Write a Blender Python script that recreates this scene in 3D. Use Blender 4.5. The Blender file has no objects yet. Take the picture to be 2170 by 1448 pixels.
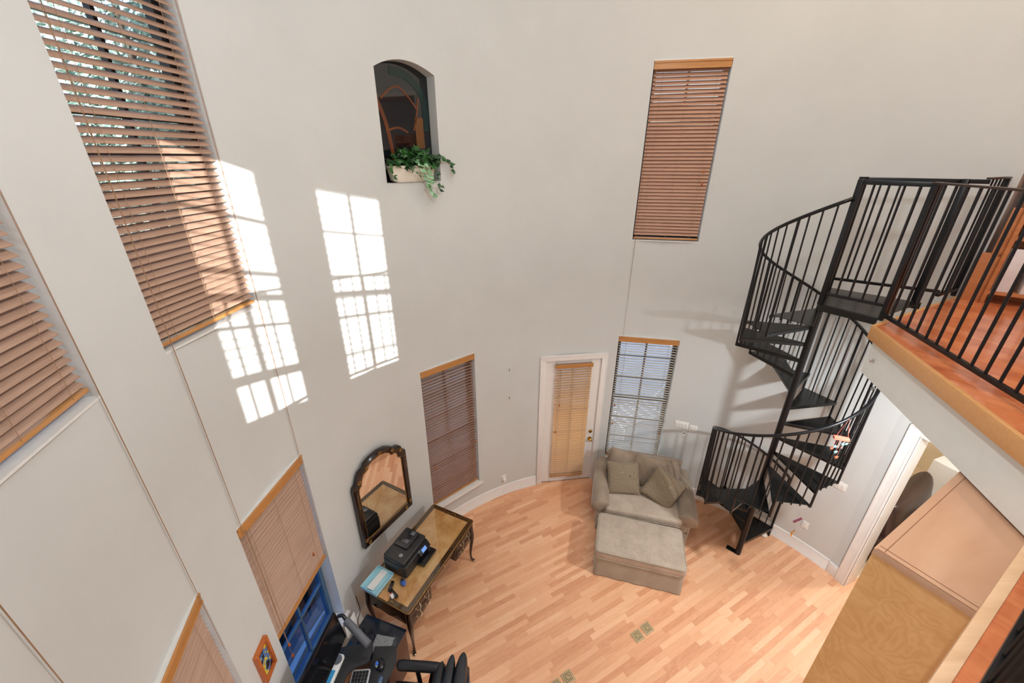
import bpy, bmesh, math, random
from math import sin, cos, pi, radians as rad, degrees as deg, atan2, hypot, sqrt
from mathutils import Vector, Matrix
random.seed(7)
S = bpy.context.scene
COL = S.collection

# ------------------------------------------------------------------ camera
F_PX, TILT, EYE = 856.5, 24.47, 5.15
cd = bpy.data.cameras.new('camera'); cam = bpy.data.objects.new('camera', cd); COL.objects.link(cam)
cd.sensor_width = 36; cd.lens = F_PX / 2170 * 36; cd.shift_x = 5 / 2170; cd.clip_start = 0.03
cam.location = (0, 0, EYE); cam.rotation_euler = (rad(90 - TILT), 0, 0)
S.camera = cam

# ------------------------------------------------------------------ world, sun, exposure
W = bpy.data.worlds.new('sky'); S.world = W; W.use_nodes = True
wt = W.node_tree; bg = wt.nodes['Background']
sk = wt.nodes.new('ShaderNodeTexSky'); sk.sky_type = 'NISHITA'; sk.sun_disc = False
sk.sun_elevation = rad(32); sk.sun_rotation = rad(151.5); sk.air_density = 1.2; sk.dust_density = 1.0
mxw = wt.nodes.new('ShaderNodeMix'); mxw.data_type = 'RGBA'; mxw.inputs[0].default_value = .62
wt.links.new(sk.outputs[0], mxw.inputs[6]); mxw.inputs[7].default_value = (1.15, 1.08, 1.06, 1); wt.links.new(mxw.outputs[2], bg.inputs[0]); bg.inputs[1].default_value = 0.7

SUN_AZ, SUN_TAN = 118.5, 0.2116           # azimuth the light travels towards, tangent of its elevation
sd = bpy.data.lights.new('sun', 'SUN'); sun = bpy.data.objects.new('sun', sd); COL.objects.link(sun)
sd.energy = 14; sd.angle = rad(0.35); sd.color = (1, 0.95, 0.88)
sdir = Vector((cos(rad(SUN_AZ)), sin(rad(SUN_AZ)), -SUN_TAN))
sun.rotation_euler = sdir.to_track_quat('-Z', 'Y').to_euler(); sun.location = (3, -8, 9)

S.view_settings.view_transform = 'Standard'; S.view_settings.look = 'None'
S.view_settings.gamma = 1; S.view_settings.use_curve_mapping = False
S.view_settings.exposure = 0.05
S.cycles.use_denoising = True
S.cycles.max_bounces = 8; S.cycles.diffuse_bounces = 5; S.cycles.glossy_bounces = 4
S.cycles.transmission_bounces = 4; S.cycles.transparent_max_bounces = 12
S.cycles.sample_clamp_indirect = 4.0
S.cycles.caustics_reflective = False; S.cycles.caustics_refractive = False

# ceiling lamps of the tall room and of the loft (x, y, z, size, watts, colour)
CEIL = 8.6
LAMPS = [(.9, 2.8, CEIL - .06, 1.0, 22, (.84, .94, 1)), (3.2, 1.4, CEIL - .06, .8, 50, (1, .84, .66)),
         (0.6, 1.0, CEIL - .06, .8, 20, (.84, .94, 1)), (2.4, -.2, CEIL - .06, .8, 18, (.95, .97, 1)),
         (2.6, 3.6, CEIL - .06, .5, 32, (1, .78, .56))]

# ------------------------------------------------------------------ helpers
def link(o, parent=None):
    COL.objects.link(o)
    if parent is not None: o.parent = parent
    return o
def tag(o, label=None, cat=None, group=None, kind=None):
    if label: o['label'] = label
    if cat: o['category'] = cat
    if group: o['group'] = group
    if kind: o['kind'] = kind
    return o
def thing(name, label, cat, loc=(0, 0, 0), rz=0, group=None, kind=None):
    o = bpy.data.objects.new(name, None); o.location = loc; o.rotation_euler = (0, 0, rz)
    o.empty_display_size = .1
    return tag(link(o), label, cat, group, kind)

class MB:
    def __init__(s): s.v = []; s.f = []; s.m = []
    def add(s, vs, fs, mi=0):
        b = len(s.v); s.v += [tuple(x) for x in vs]
        s.f += [tuple(b + i for i in f) for f in fs]; s.m += [mi] * len(fs); return s
    def box(s, c, d, rz=0, mi=0, M=None):
        x, y, z = d[0] / 2, d[1] / 2, d[2] / 2
        vs = [Vector(p) for p in ((-x, -y, -z), (x, -y, -z), (x, y, -z), (-x, y, -z), (-x, -y, z), (x, -y, z), (x, y, z), (-x, y, z))]
        R = M or Matrix.Rotation(rz, 3, 'Z')
        return s.add([R @ v + Vector(c) for v in vs], [(0, 3, 2, 1), (4, 5, 6, 7), (0, 1, 5, 4), (1, 2, 6, 5), (2, 3, 7, 6), (3, 0, 4, 7)], mi)
    def bar(s, p, q, w, h=None, mi=0, up=(0, 0, 1)):
        p, q = Vector(p), Vector(q); d = (q - p); L = d.length; d.normalize(); u = Vector(up)
        if abs(d.dot(u)) > .98: u = Vector((0, 1, 0))
        a = d.cross(u).normalized(); b = a.cross(d).normalized(); h = h or w
        M = Matrix((d, a, b)).transposed()
        return s.box((p + q) / 2, (L, w, h), M=M, mi=mi)
    def tube(s, pts, r, n=10, mi=0, caps=True):
        pts = [Vector(p) for p in pts]; N = len(pts); rr = r if hasattr(r, '__len__') else [r] * N
        vs = []; prev = None
        for i, p in enumerate(pts):
            t = (pts[min(i + 1, N - 1)] - pts[max(i - 1, 0)])
            if t.length < 1e-9: t = Vector((0, 0, 1))
            t.normalize()
            if prev is None:
                a = t.orthogonal().normalized()
            else:
                a = (prev - t * prev.dot(t)); a = a.normalized() if a.length > 1e-6 else t.orthogonal().normalized()
            prev = a; b = t.cross(a)
            for k in range(n):
                an = 2 * pi * k / n; vs.append(p + (a * cos(an) + b * sin(an)) * rr[i])
        fs = [(i * n + k, i * n + (k + 1) % n, (i + 1) * n + (k + 1) % n, (i + 1) * n + k) for i in range(N - 1) for k in range(n)]
        if caps: fs += [tuple(range(n - 1, -1, -1)), tuple((N - 1) * n + k for k in range(n))]
        return s.add(vs, fs, mi)
    def cyl(s, p, q, r, r2=None, n=16, mi=0): return s.tube([p, q], [r, r if r2 is None else r2], n, mi)
    def prism(s, poly, z0, z1, mi=0):
        n = len(poly); vs = [(x, y, z0) for x, y in poly] + [(x, y, z1) for x, y in poly]
        ar = sum(poly[i][0] * poly[(i + 1) % n][1] - poly[(i + 1) % n][0] * poly[i][1] for i in range(n))
        fs = [tuple(range(n - 1, -1, -1)), tuple(range(n, 2 * n))] + [(i, (i + 1) % n, n + (i + 1) % n, n + i) for i in range(n)]
        if ar < 0: fs = [tuple(reversed(f)) for f in fs]
        return s.add(vs, fs, mi)
    def prismxz(s, poly, y0, y1, mi=0):
        b = MB().prism([(x, z) for x, z in poly], y0, y1)
        return s.add([(x, z, y) for (x, y, z) in b.v], [tuple(reversed(f)) for f in b.f], mi)
    def lathe(s, prof, c=(0, 0, 0), n=24, mi=0):
        vs = []; m = len(prof)
        for k in range(n):
            a = 2 * pi * k / n
            vs += [(c[0] + r * cos(a), c[1] + r * sin(a), c[2] + z) for r, z in prof]
        fs = [(k * m + i, ((k + 1) % n) * m + i, ((k + 1) % n) * m + i + 1, k * m + i + 1) for k in range(n) for i in range(m - 1)]
        return s.add(vs, fs, mi)
    def ell(s, c, r, n=14, m=10, mi=0):
        vs = []; 
        for j in range(m + 1):
            t = pi * j / m
            for k in range(n):
                a = 2 * pi * k / n; vs.append((c[0] + r[0] * sin(t) * cos(a), c[1] + r[1] * sin(t) * sin(a), c[2] + r[2] * cos(t)))
        fs = [(j * n + k, (j + 1) * n + k, (j + 1) * n + (k + 1) % n, j * n + (k + 1) % n) for j in range(m) for k in range(n)]
        return s.add(vs, fs, mi)
    def build(s, name, mat, parent=None, bevel=0, seg=2, smooth=False, sub=0, loc=None, rot=None, merge=False):
        me = bpy.data.meshes.new(name); me.from_pydata(s.v, [], s.f)
        for m in (mat if isinstance(mat, (list, tuple)) else [mat]): me.materials.append(m)
        me.polygons.foreach_set('material_index', s.m)
        if bevel or merge:
            bm = bmesh.new(); bm.from_mesh(me)
            if merge: bmesh.ops.remove_doubles(bm, verts=bm.verts, dist=1e-4)
            if bevel:
                ed = [e for e in bm.edges if len(e.link_faces) == 2 and e.calc_face_angle(0) > rad(35)]
                bmesh.ops.bevel(bm, geom=ed, offset=bevel, segments=seg, profile=.6, affect='EDGES', clamp_overlap=True)
            bm.to_mesh(me); bm.free()
        me.validate()
        if smooth or (bevel and seg > 1):
            me.polygons.foreach_set('use_smooth', [True] * len(me.polygons))
            if not smooth or smooth == 'auto':
                try: me.set_sharp_from_angle(angle=rad(40))
                except Exception: pass
        me.update()
        o = bpy.data.objects.new(name, me); link(o, parent)
        if loc is not None: o.location = loc
        if rot is not None: o.rotation_euler = rot
        if sub:
            md = o.modifiers.new('sub', 'SUBSURF'); md.levels = sub; md.render_levels = sub
        return o

def copy_tree(o, parent=None, loc=None, rz=None):
    c = o.copy(); COL.objects.link(c); c.parent = parent
    if loc is not None: c.location = loc
    if rz is not None: c.rotation_euler = (0, 0, rz)
    for ch in [x for x in COL.objects if x.parent == o]: copy_tree(ch, c)
    return c

# ------------------------------------------------------------------ materials
def srgb(r, g, b):
    f = lambda c: (c / 255 / 12.92) if c / 255 <= .04045 else ((c / 255 + .055) / 1.055) ** 2.4
    return (f(r), f(g), f(b), 1)
class NT:
    def __init__(s, name):
        s.mat = bpy.data.materials.new(name); s.mat.use_nodes = True; s.t = s.mat.node_tree
        s.p = s.t.nodes['Principled BSDF']; s.out = s.t.nodes['Material Output']
    def n(s, typ, **k):
        o = s.t.nodes.new(typ)
        for a, b in k.items(): setattr(o, a, b)
        return o
    def l(s, a, b): s.t.links.new(a, b)
    def math(s, op, a, b=None, c=None):
        m = s.n('ShaderNodeMath', operation=op)
        for i, x in enumerate((a, b, c)):
            if x is None: continue
            if hasattr(x, 'links'): s.l(x, m.inputs[i])
            else: m.inputs[i].default_value = x
        return m.outputs[0]
    def mix(s, f, a, b, blend='MIX'):
        m = s.n('ShaderNodeMix', data_type='RGBA', blend_type=blend)
        for i, x in ((0, f), (6, a), (7, b)):
            if hasattr(x, 'links'): s.l(x, m.inputs[i])
            else: m.inputs[i].default_value = x
        return m.outputs[2]
    def coord(s, rot=(0, 0, 0), scale=(1, 1, 1), kind='Object'):
        c = s.n('ShaderNodeTexCoord'); m = s.n('ShaderNodeMapping')
        m.inputs['Rotation'].default_value = rot; m.inputs['Scale'].default_value = scale
        s.l(c.outputs[kind], m.inputs[0]); return m.outputs[0]
    def noise(s, vec, scale, detail=3, rough=.5, dist=0):
        n = s.n('ShaderNodeTexNoise'); s.l(vec, n.inputs['Vector'])
        n.inputs['Scale'].default_value = scale; n.inputs['Detail'].default_value = detail
        n.inputs['Roughness'].default_value = rough; n.inputs['Distortion'].default_value = dist
        return n.outputs[0]
    def ramp(s, f, stops):
        r = s.n('ShaderNodeValToRGB'); e = r.color_ramp.elements
        while len(e) < len(stops): e.new(.5)
        for x, (p, c) in zip(e, stops): x.position = p; x.color = c
        s.l(f, r.inputs[0]); return r.outputs[0]
    def bump(s, h, strength=.2, dist=.01):
        b = s.n('ShaderNodeBump'); b.inputs['Strength'].default_value = strength; b.inputs['Distance'].default_value = dist
        s.l(h, b.inputs['Height']); s.l(b.outputs[0], s.p.inputs['Normal'])
    def set(s, col=None, rough=None, metal=None, spec=None, coat=None, trans=None):
        P = s.p.inputs
        if col is not None:
            if hasattr(col, 'links'): s.l(col, P['Base Color'])
            else: P['Base Color'].default_value = col
        if rough is not None:
            if hasattr(rough, 'links'): s.l(rough, P['Roughness'])
            else: P['Roughness'].default_value = rough
        if metal is not None: P['Metallic'].default_value = metal
        if spec is not None: P['Specular IOR Level'].default_value = spec
        if coat is not None: P['Coat Weight'].default_value = coat; P['Coat Roughness'].default_value = .07
        return s.mat
def plain(name, c, rough=.5, metal=0, spec=.5, var=.08, vs=8, bump=0, bs=200):
    t = NT(name); v = t.coord(); n = t.noise(v, vs, 3)
    c0 = tuple(x * (1 - var) for x in c[:3]) + (1,); c1 = tuple(min(1, x * (1 + var)) for x in c[:3]) + (1,)
    t.set(t.ramp(n, [(.3, c0), (.7, c1)]), rough, metal, spec)
    if bump: t.bump(t.noise(v, bs, 2), bump, .002)
    return t.mat
def emit(name, c, st):
    t = NT(name); t.set((0, 0, 0, 1)); t.p.inputs['Emission Color'].default_value = c; t.p.inputs['Emission Strength'].default_value = st
    return t.mat
def wood(name, c0, c1, rot=(0, 0, 0), scale=1, rough=.4, stretch=12, rings=False, spec=.5, coat=None):
    t = NT(name); v = t.coord(rot, (scale, scale * stretch, scale * stretch))
    n = t.noise(v, 2.2, 6, .6, .6)
    if rings:
        n2 = t.noise(t.coord(rot, (scale * .9, scale * 3, scale * 3)), 1.3, 3, .5, 1.0)
        w = t.math('FRACT', t.math('MULTIPLY', n2, 14))
        w = t.math('ABSOLUTE', t.math('SUBTRACT', w, .5))
        n = t.math('ADD', t.math('MULTIPLY', n, .72), t.math('MULTIPLY', w, .5))
    t.set(t.ramp(n, [(.25, c0), (.75, c1)]), rough, spec=spec, coat=coat)
    t.bump(n, .05, .002)
    return t.mat
def planks(name, rotz, w, L, cols, rough, gap=.012, grain=.42, stain=None, coat=.3):
    t = NT(name); v = t.coord((0, 0, rotz)); sp = t.n('ShaderNodeSeparateXYZ'); t.l(v, sp.inputs[0])
    yr = t.math('DIVIDE', sp.outputs[1], w); row = t.math('FLOOR', yr)
    wn = t.n('ShaderNodeTexWhiteNoise', noise_dimensions='1D'); t.l(row, wn.inputs['W'])
    xr = t.math('ADD', t.math('DIVIDE', sp.outputs[0], L), t.math('MULTIPLY', wn.outputs[0], 7.3)); ci = t.math('FLOOR', xr)
    cb = t.n('ShaderNodeCombineXYZ'); t.l(row, cb.inputs[0]); t.l(ci, cb.inputs[1])
    w2 = t.n('ShaderNodeTexWhiteNoise', noise_dimensions='2D'); t.l(cb.outputs[0], w2.inputs['Vector'])
    # grain, shifted from board to board
    ad = t.n('ShaderNodeVectorMath', operation='MULTIPLY_ADD'); t.l(w2.outputs[1], ad.inputs[0]); ad.inputs[1].default_value = (9, 9, 9); t.l(v, ad.inputs[2])
    mp = t.n('ShaderNodeMapping'); mp.inputs['Scale'].default_value = (2.2, 16, 1); t.l(ad.outputs[0], mp.inputs[0])
    g = t.noise(mp.outputs[0], 3.4, 6, .68, 1.6)
    rings = t.math('ABSOLUTE', t.math('SUBTRACT', t.math('FRACT', t.math('MULTIPLY', t.noise(mp.outputs[0], .55, 2, .5, .8), 9)), .5))
    f = t.math('ADD', t.math('MULTIPLY', w2.outputs[0], 1 - grain), t.math('MULTIPLY', t.math('ADD', t.math('MULTIPLY', g, .6), t.math('MULTIPLY', rings, .6)), grain))
    c = t.ramp(f, cols)
    if stain is not None:
        c = t.mix(t.ramp(t.noise(v, 5, 4, .6), [(.45, (0, 0, 0, 1)), (.75, (.6, .6, .6, 1))]), c, stain)
    ey = t.math('ABSOLUTE', t.math('SUBTRACT', t.math('FRACT', yr), .5)); ex = t.math('ABSOLUTE', t.math('SUBTRACT', t.math('FRACT', xr), .5))
    gy = t.math('GREATER_THAN', ey, .5 - gap); gx = t.math('GREATER_THAN', ex, .5 - gap * w / L)
    gp = t.math('MAXIMUM', gy, gx)
    c = t.mix(t.math('MULTIPLY', gp, .35), c, (.16, .05, .02, 1))
    t.set(c, rough, coat=coat); t.bump(t.math('SUBTRACT', g, gp), .06, .002)
    return t.mat

M = {}
def wall_mat():
    t = NT('painted_plaster'); v = t.coord()
    c = t.ramp(t.noise(v, 1.6, 4, .6), [(.3, srgb(199, 200, 198)), (.7, srgb(204, 205, 203))])
    t.set(c, .72, spec=.25)
    t.bump(t.noise(v, 160, 3, .6), .12, .003); return t.mat
M['wall'] = wall_mat()
M['trim'] = plain('white_trim_paint', srgb(226, 222, 218), .35, var=.02)
M['jamb'] = plain('jamb_paint', srgb(218, 218, 216), .5, var=.03, vs=20)
M['ceil'] = plain('ceiling_paint', srgb(232, 226, 215), .8, var=.02)
M['floor'] = planks('oak_strip_floor', rad(-28.5), .0585, .55,
    [(.1, srgb(206, 142, 104)), (.4, srgb(224, 166, 126)), (.65, srgb(232, 178, 138)), (.92, srgb(242, 196, 158))], .38, coat=.5)
M['loft'] = planks('loft_floor_boards', rad(61), .16, 1.1,
    [(.1, srgb(196, 106, 64)), (.5, srgb(216, 128, 82)), (.9, srgb(230, 148, 104))], .22, gap=.006, grain=.5, stain=srgb(150, 62, 26), coat=.5)
M['nosing'] = wood('maple_nosing', srgb(206, 148, 92), srgb(216, 160, 104), (0, 0, rad(16)), 1, .35, 14)
M['nosing2'] = wood('maple_nosing_light', srgb(214, 168, 128), srgb(232, 192, 154), (0, 0, rad(-29)), 1, .35, 14)
M['ply_top'] = wood('plywood_top', srgb(198, 152, 122), srgb(210, 168, 138), (0, 0, rad(-29)), .7, .3, 5)
M['ply'] = wood('birch_plywood', srgb(222, 166, 104), srgb(240, 192, 132), (0, rad(90), rad(32)), .8, .4, 3, rings=True)
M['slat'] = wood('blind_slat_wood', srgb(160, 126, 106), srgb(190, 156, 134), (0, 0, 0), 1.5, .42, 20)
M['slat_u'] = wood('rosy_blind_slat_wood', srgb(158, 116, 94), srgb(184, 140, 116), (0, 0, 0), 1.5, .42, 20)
M['slat_p'] = wood('sky_lit_blind_slat_wood', srgb(196, 182, 164), srgb(218, 206, 190), (0, 0, 0), 1.5, .4, 20)  # same slat wood, bright sky light painted in as a paler colour
M['slat2'] = wood('dark_blind_slat_wood', srgb(128, 98, 80), srgb(160, 126, 104), (0, 0, 0), 1.5, .42, 20)
M['valance'] = wood('golden_oak_valance', srgb(168, 112, 58), srgb(204, 148, 88), (0, 0, 0), 1, .4, 25)
M['cord'] = plain('blind_cord', srgb(156, 122, 94), .8)
M['tassel'] = plain('wooden_tassel', srgb(176, 92, 44), .4)
M['black'] = plain('black_painted_steel', (.004, .004, .005, 1), .34, spec=.4, var=.3, vs=30)
M['tread'] = plain('black_tread_steel', (.007, .0065, .006, 1), .27, spec=.42, var=.3, vs=12)
M['railcap'] = plain('dark_brown_rail_cap', srgb(52, 34, 24), .35)
M['bronze'] = plain('bronze_window_frame', srgb(40, 38, 40), .4, metal=.2)
M['bluefr'] = plain('blue_grey_window_frame', srgb(70, 100, 128), .4)
M['pink_slat'] = None
M['brass'] = plain('polished_brass', srgb(214, 170, 84), .18, metal=1, var=.05)
M['gold'] = plain('gold_painted_ornament', srgb(178, 128, 62), .35, metal=.6, var=.15, vs=60)
M['chrome'] = plain('chrome', (.7, .7, .7, 1), .15, metal=1, var=.02)
M['nickel'] = plain('aged_brass_pull', srgb(190, 175, 140), .25, metal=1)
M['plate'] = plain('white_plastic_plate', srgb(232, 230, 224), .35, var=.01)
M['lacquer'] = plain('black_lacquer', srgb(30, 16, 12), .2, spec=.6, var=.3, vs=6)
M['plastic'] = plain('black_plastic', srgb(34, 35, 38), .35, var=.1)
M['plastic_d'] = plain('deep_black_plastic', (.006, .006, .008, 1), .2, var=.1)
M['grey_pl'] = plain('grey_plastic', srgb(98, 100, 106), .4)
M['silver'] = plain('silver_plastic', srgb(176, 178, 180), .35, metal=.3)
M['leather'] = plain('black_leather', (.012, .013, .017, 1), .33, var=.2, vs=12, bump=.15, bs=120)
M['leather_br'] = plain('dark_brown_leather', srgb(52, 36, 32), .3, var=.3, vs=5)
M['white_app'] = plain('white_enamel', srgb(236, 236, 236), .25, var=.01)
M['cream'] = plain('cream_wall_paint', srgb(232, 218, 192), .7, var=.02)
M['pot'] = plain('white_ceramic', srgb(222, 214, 200), .4, var=.03)
M['blue'] = plain('blue_plastic', srgb(60, 90, 160), .3)
M['cyan'] = plain('pale_blue_card', srgb(160, 206, 216), .5, var=.04)
M['paper'] = plain('white_paper', srgb(226, 224, 218), .7, var=.02)
M['coral'] = plain('coral_painted_wood', srgb(238, 122, 100), .5)
M['aqua'] = plain('pale_aqua_shell', srgb(150, 200, 206), .5)
M['orange'] = plain('orange_shell', srgb(226, 120, 80), .5)
M['plum'] = plain('plum_painted_wood', srgb(110, 50, 66), .4)
M['binder'] = plain('white_binder', srgb(224, 220, 220), .45, var=.05, vs=10)
M['shelfwood'] = wood('orange_pine', srgb(178, 110, 64), srgb(202, 136, 88), (0, rad(90), 0), 1, .4, 8)
M['vent'] = plain('aged_brass_floor_plate', srgb(178, 156, 118), .4, metal=.1, var=.1, vs=40)
M['vent_d'] = plain('dark_engraved_line_metal', srgb(84, 74, 50), .5, metal=.25)  # darker metal for the engraved lines
M['frame_o'] = wood('orange_frame_wood', srgb(170, 86, 36), srgb(200, 112, 54), (0, 0, 0), 2, .35, 8)
M['concrete'] = plain('pale_concrete_paving', srgb(196, 194, 200), .8, var=.08, vs=3)
M['soil'] = plain('dark_garden_soil', srgb(38, 38, 40), .9)
M['bark'] = plain('bark', srgb(84, 74, 64), .9, var=.3, vs=20)
def fabric(name, c0, c1, lines=True):
    t = NT(name); v = t.coord(); n = t.noise(v, 5, 4, .6)
    mp = t.coord((0, 0, 0), (42, 8, 8)); n2 = t.noise(mp, 1.5, 2, .5, 1.6)
    c = t.ramp(n, [(.3, c0), (.7, c1)])
    if lines:
        k = t.ramp(n2, [(.475, (0, 0, 0, 1)), (.5, (1, 1, 1, 1)), (.525, (0, 0, 0, 1))])
        c = t.mix(t.math('MULTIPLY', k, .55), c, tuple(x * .45 for x in c0[:3]) + (1,))
    t.set(c, .9, spec=.15); t.p.inputs['Sheen Weight'].default_value = .3
    t.bump(t.noise(v, 90, 3, .6), .25, .004); return t.mat
M['fabric'] = fabric('taupe_crackle_chenille', srgb(160, 146, 130), srgb(178, 164, 148))
M['fabric_l'] = fabric('light_taupe_crackle_chenille', srgb(168, 152, 136), srgb(188, 172, 156))
M['fabric_p'] = fabric('plain_taupe_velvet', srgb(134, 118, 102), srgb(160, 144, 126), False)
M['skirt'] = fabric('pale_taupe_linen', srgb(158, 148, 132), srgb(172, 162, 146), False)
def damask():
    t = NT('damask_weave'); v = t.coord((0, 0, 0), (15, 15, 15)); w = t.n('ShaderNodeTexWave', wave_type='RINGS')
    vo = t.n('ShaderNodeTexVoronoi', feature='DISTANCE_TO_EDGE'); t.l(v, vo.inputs[0]); vo.inputs['Scale'].default_value = 1.6
    k = t.math('ABSOLUTE', t.math('SUBTRACT', t.math('FRACT', t.math('ADD', t.math('MULTIPLY', vo.outputs[0], 7), t.noise(v, 2.4, 3, .5, .5))), .5))
    c = t.ramp(k, [(.18, srgb(112, 98, 80)), (.34, srgb(154, 140, 120))])
    t.set(c, .85, spec=.15); t.bump(k, .2, .003); return t.mat
M['damask'] = damask()
def glass(name, tint, gl=.08):
    t = NT(name); tr = t.n('ShaderNodeBsdfTransparent'); tr.inputs[0].default_value = tint
    g = t.n('ShaderNodeBsdfGlossy'); g.inputs['Roughness'].default_value = .02
    m = t.n('ShaderNodeMixShader'); lw = t.n('ShaderNodeLayerWeight')
    t.l(t.math('MULTIPLY_ADD', t.math('POWER', lw.outputs['Facing'], 4.0), .6, gl), m.inputs[0]); t.l(tr.outputs[0], m.inputs[1]); t.l(g.outputs[0], m.inputs[2])
    t.l(m.outputs[0], t.out.inputs[0]); return t.mat
M['glass'] = glass('window_glass', (.93, .97, 1, 1), .05)
M['glass_b'] = glass('blue_tinted_window_glass', (.42, .66, .95, 1), .05)
M['glasstop'] = glass('clear_table_glass', (.97, .99, .98, 1), .06)
t = NT('mirror_silvering'); M['mirror'] = t.set((.86, .86, .86, 1), .015, 1)
t = NT('dark_tinted_glass'); M['darkglass'] = t.set((.006, .007, .009, 1), .03, spec=.8)
M['amber'] = plain('amber_reflection_paint', srgb(98, 52, 26), .3, var=.2)  # colour of the beam reflections painted on the niche pane
t = NT('backlit_translucent_slat'); tl = t.n('ShaderNodeBsdfTranslucent'); tl.inputs[0].default_value = srgb(236, 204, 160)
mx = t.n('ShaderNodeMixShader'); mx.inputs[0].default_value = .6; t.set(srgb(232, 210, 174), .5)
t.l(t.p.outputs[0], mx.inputs[1]); t.l(tl.outputs[0], mx.inputs[2]); t.l(mx.outputs[0], t.out.inputs[0]); M['slat_t'] = t.mat
def leaf(name, c0, c1, rough=.4):
    t = NT(name); v = t.coord(); t.set(t.ramp(t.noise(v, 14, 2), [(.3, c0), (.7, c1)]), rough); return t.mat
M['ivy'] = leaf('ivy_leaf', srgb(16, 48, 24), srgb(58, 112, 48))
M['ivy_l'] = leaf('pale_ivy_leaf', srgb(110, 160, 116), srgb(160, 196, 150))
M['tree'] = leaf('tree_leaf', srgb(84, 128, 116), srgb(214, 228, 214), .4)
M['hedge'] = leaf('shaded_hedge_leaf', srgb(24, 40, 44), srgb(60, 84, 84), .5)

# ------------------------------------------------------------------ room plan
C = Vector((1.408, 2.15)); R = 3.347
def P(a, r=R): return Vector((C.x + r * cos(rad(a)), C.y + r * sin(rad(a))))
Z0, Z1, Z2, Z3 = .48, 2.74, 4.15, 6.15          # lower sill, lower head, upper sill, upper head
LZ = 3.93                                       # loft floor
def arch(a):                                    # niche head
    k = (a - 135.6) / 5.6; return 5.885 + .09 * max(0, 1 - k * k)
HOLES = [ # a_low, a_high, z0, z1
    (71.7, 86.0, Z2, Z3), (71.6, 86.3, Z0, Z1), (124.3, 138.6, Z0, Z1), (130.0, 141.2, 4.92, arch),
    (167.8, 181.8, Z2, Z3), (167.6, 181.7, Z0, Z1), (189.5, 203.5, Z2, Z3), (189.3, 203.4, Z0, Z1),
    (242.3, 257.0, Z2, Z3), (262.5, 276.0, Z2, Z3), (89.9, 105.2, -.01, 2.385)]
# doorway chord on the right
S0 = P(28.6); DD = Vector((cos(rad(-70)), sin(rad(-70))))
tt = -2 * (S0 - C).dot(DD); S1 = S0 + DD * tt; A1 = deg(atan2(S1.y - C.y, S1.x - C.x)) % 360
LOFT_A0 = 331.0                                  # upstairs the wall is open from here round to 29 degrees

def wall_skin():
    m = MB(); br = set()
    for h in HOLES: br |= {round(h[0], 3), round(h[1], 3)}
    br |= {28.6, round(A1, 3), LOFT_A0, 360.0, 0.0}
    a = 0
    while a < 360: br.add(round(a, 3)); a += 2
    for k in range(17): br.add(round(130.0 + 11.2 * k / 16, 3))
    br = sorted(br)
    for a0, a1 in zip(br, br[1:]):
        if a1 - a0 < .005: continue
        mid = (a0 + a1) / 2
        hs = sorted([h for h in HOLES if h[0] < mid < h[1]], key=lambda h: h[2])
        lo, hi = 0.0, CEIL
        openings = [(h[2], h[3]) for h in hs]
        if A1 < mid < 28.6: openings = [(0.0, 3.52)] + openings       # the flat doorway wall stands here below the loft
        if mid < 28.6 or mid > LOFT_A0: openings.append((3.52 if A1 < mid < 28.6 else 3.83, 6.4))
        z = lo; segs = []
        if A1 < mid < 28.6: openings = [(0.0, 6.4)]
        for (b0, b1) in openings:
            f1 = b1 if callable(b1) else (lambda a, b=b1: b)
            segs.append((z, b0)); z = f1
        segs.append((z, hi))
        for (p, q) in segs:
            f = p if callable(p) else (lambda a, v=p: v); g = q if callable(q) else (lambda a, v=q: v)
            if g(mid) - f(mid) < .004: continue
            for r, flip in ((R, False), (R + .22, True)):
                A, B = P(a0, r), P(a1, r)
                vs = [(A.x, A.y, f(a0)), (B.x, B.y, f(a1)), (B.x, B.y, g(a1)), (A.x, A.y, g(a0))]
                m.add(vs, [(0, 3, 2, 1)] if not flip else [(0, 1, 2, 3)])
    return m
o = wall_skin().build('wall_round', M['wall'], smooth=True, merge=True); tag(o, kind='structure')

FL = MB(); FL.prism([tuple(P(a, R + .25)) for a in range(0, 360, 4)], -.12, 0)
tag(FL.build('floor', M['floor']), kind='structure')
FL = MB(); FL.prism([tuple(P(a, R + .25)) for a in range(0, 360, 4)], CEIL, CEIL + .15)
tag(FL.build('ceiling', M['ceil']), kind='structure')

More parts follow.
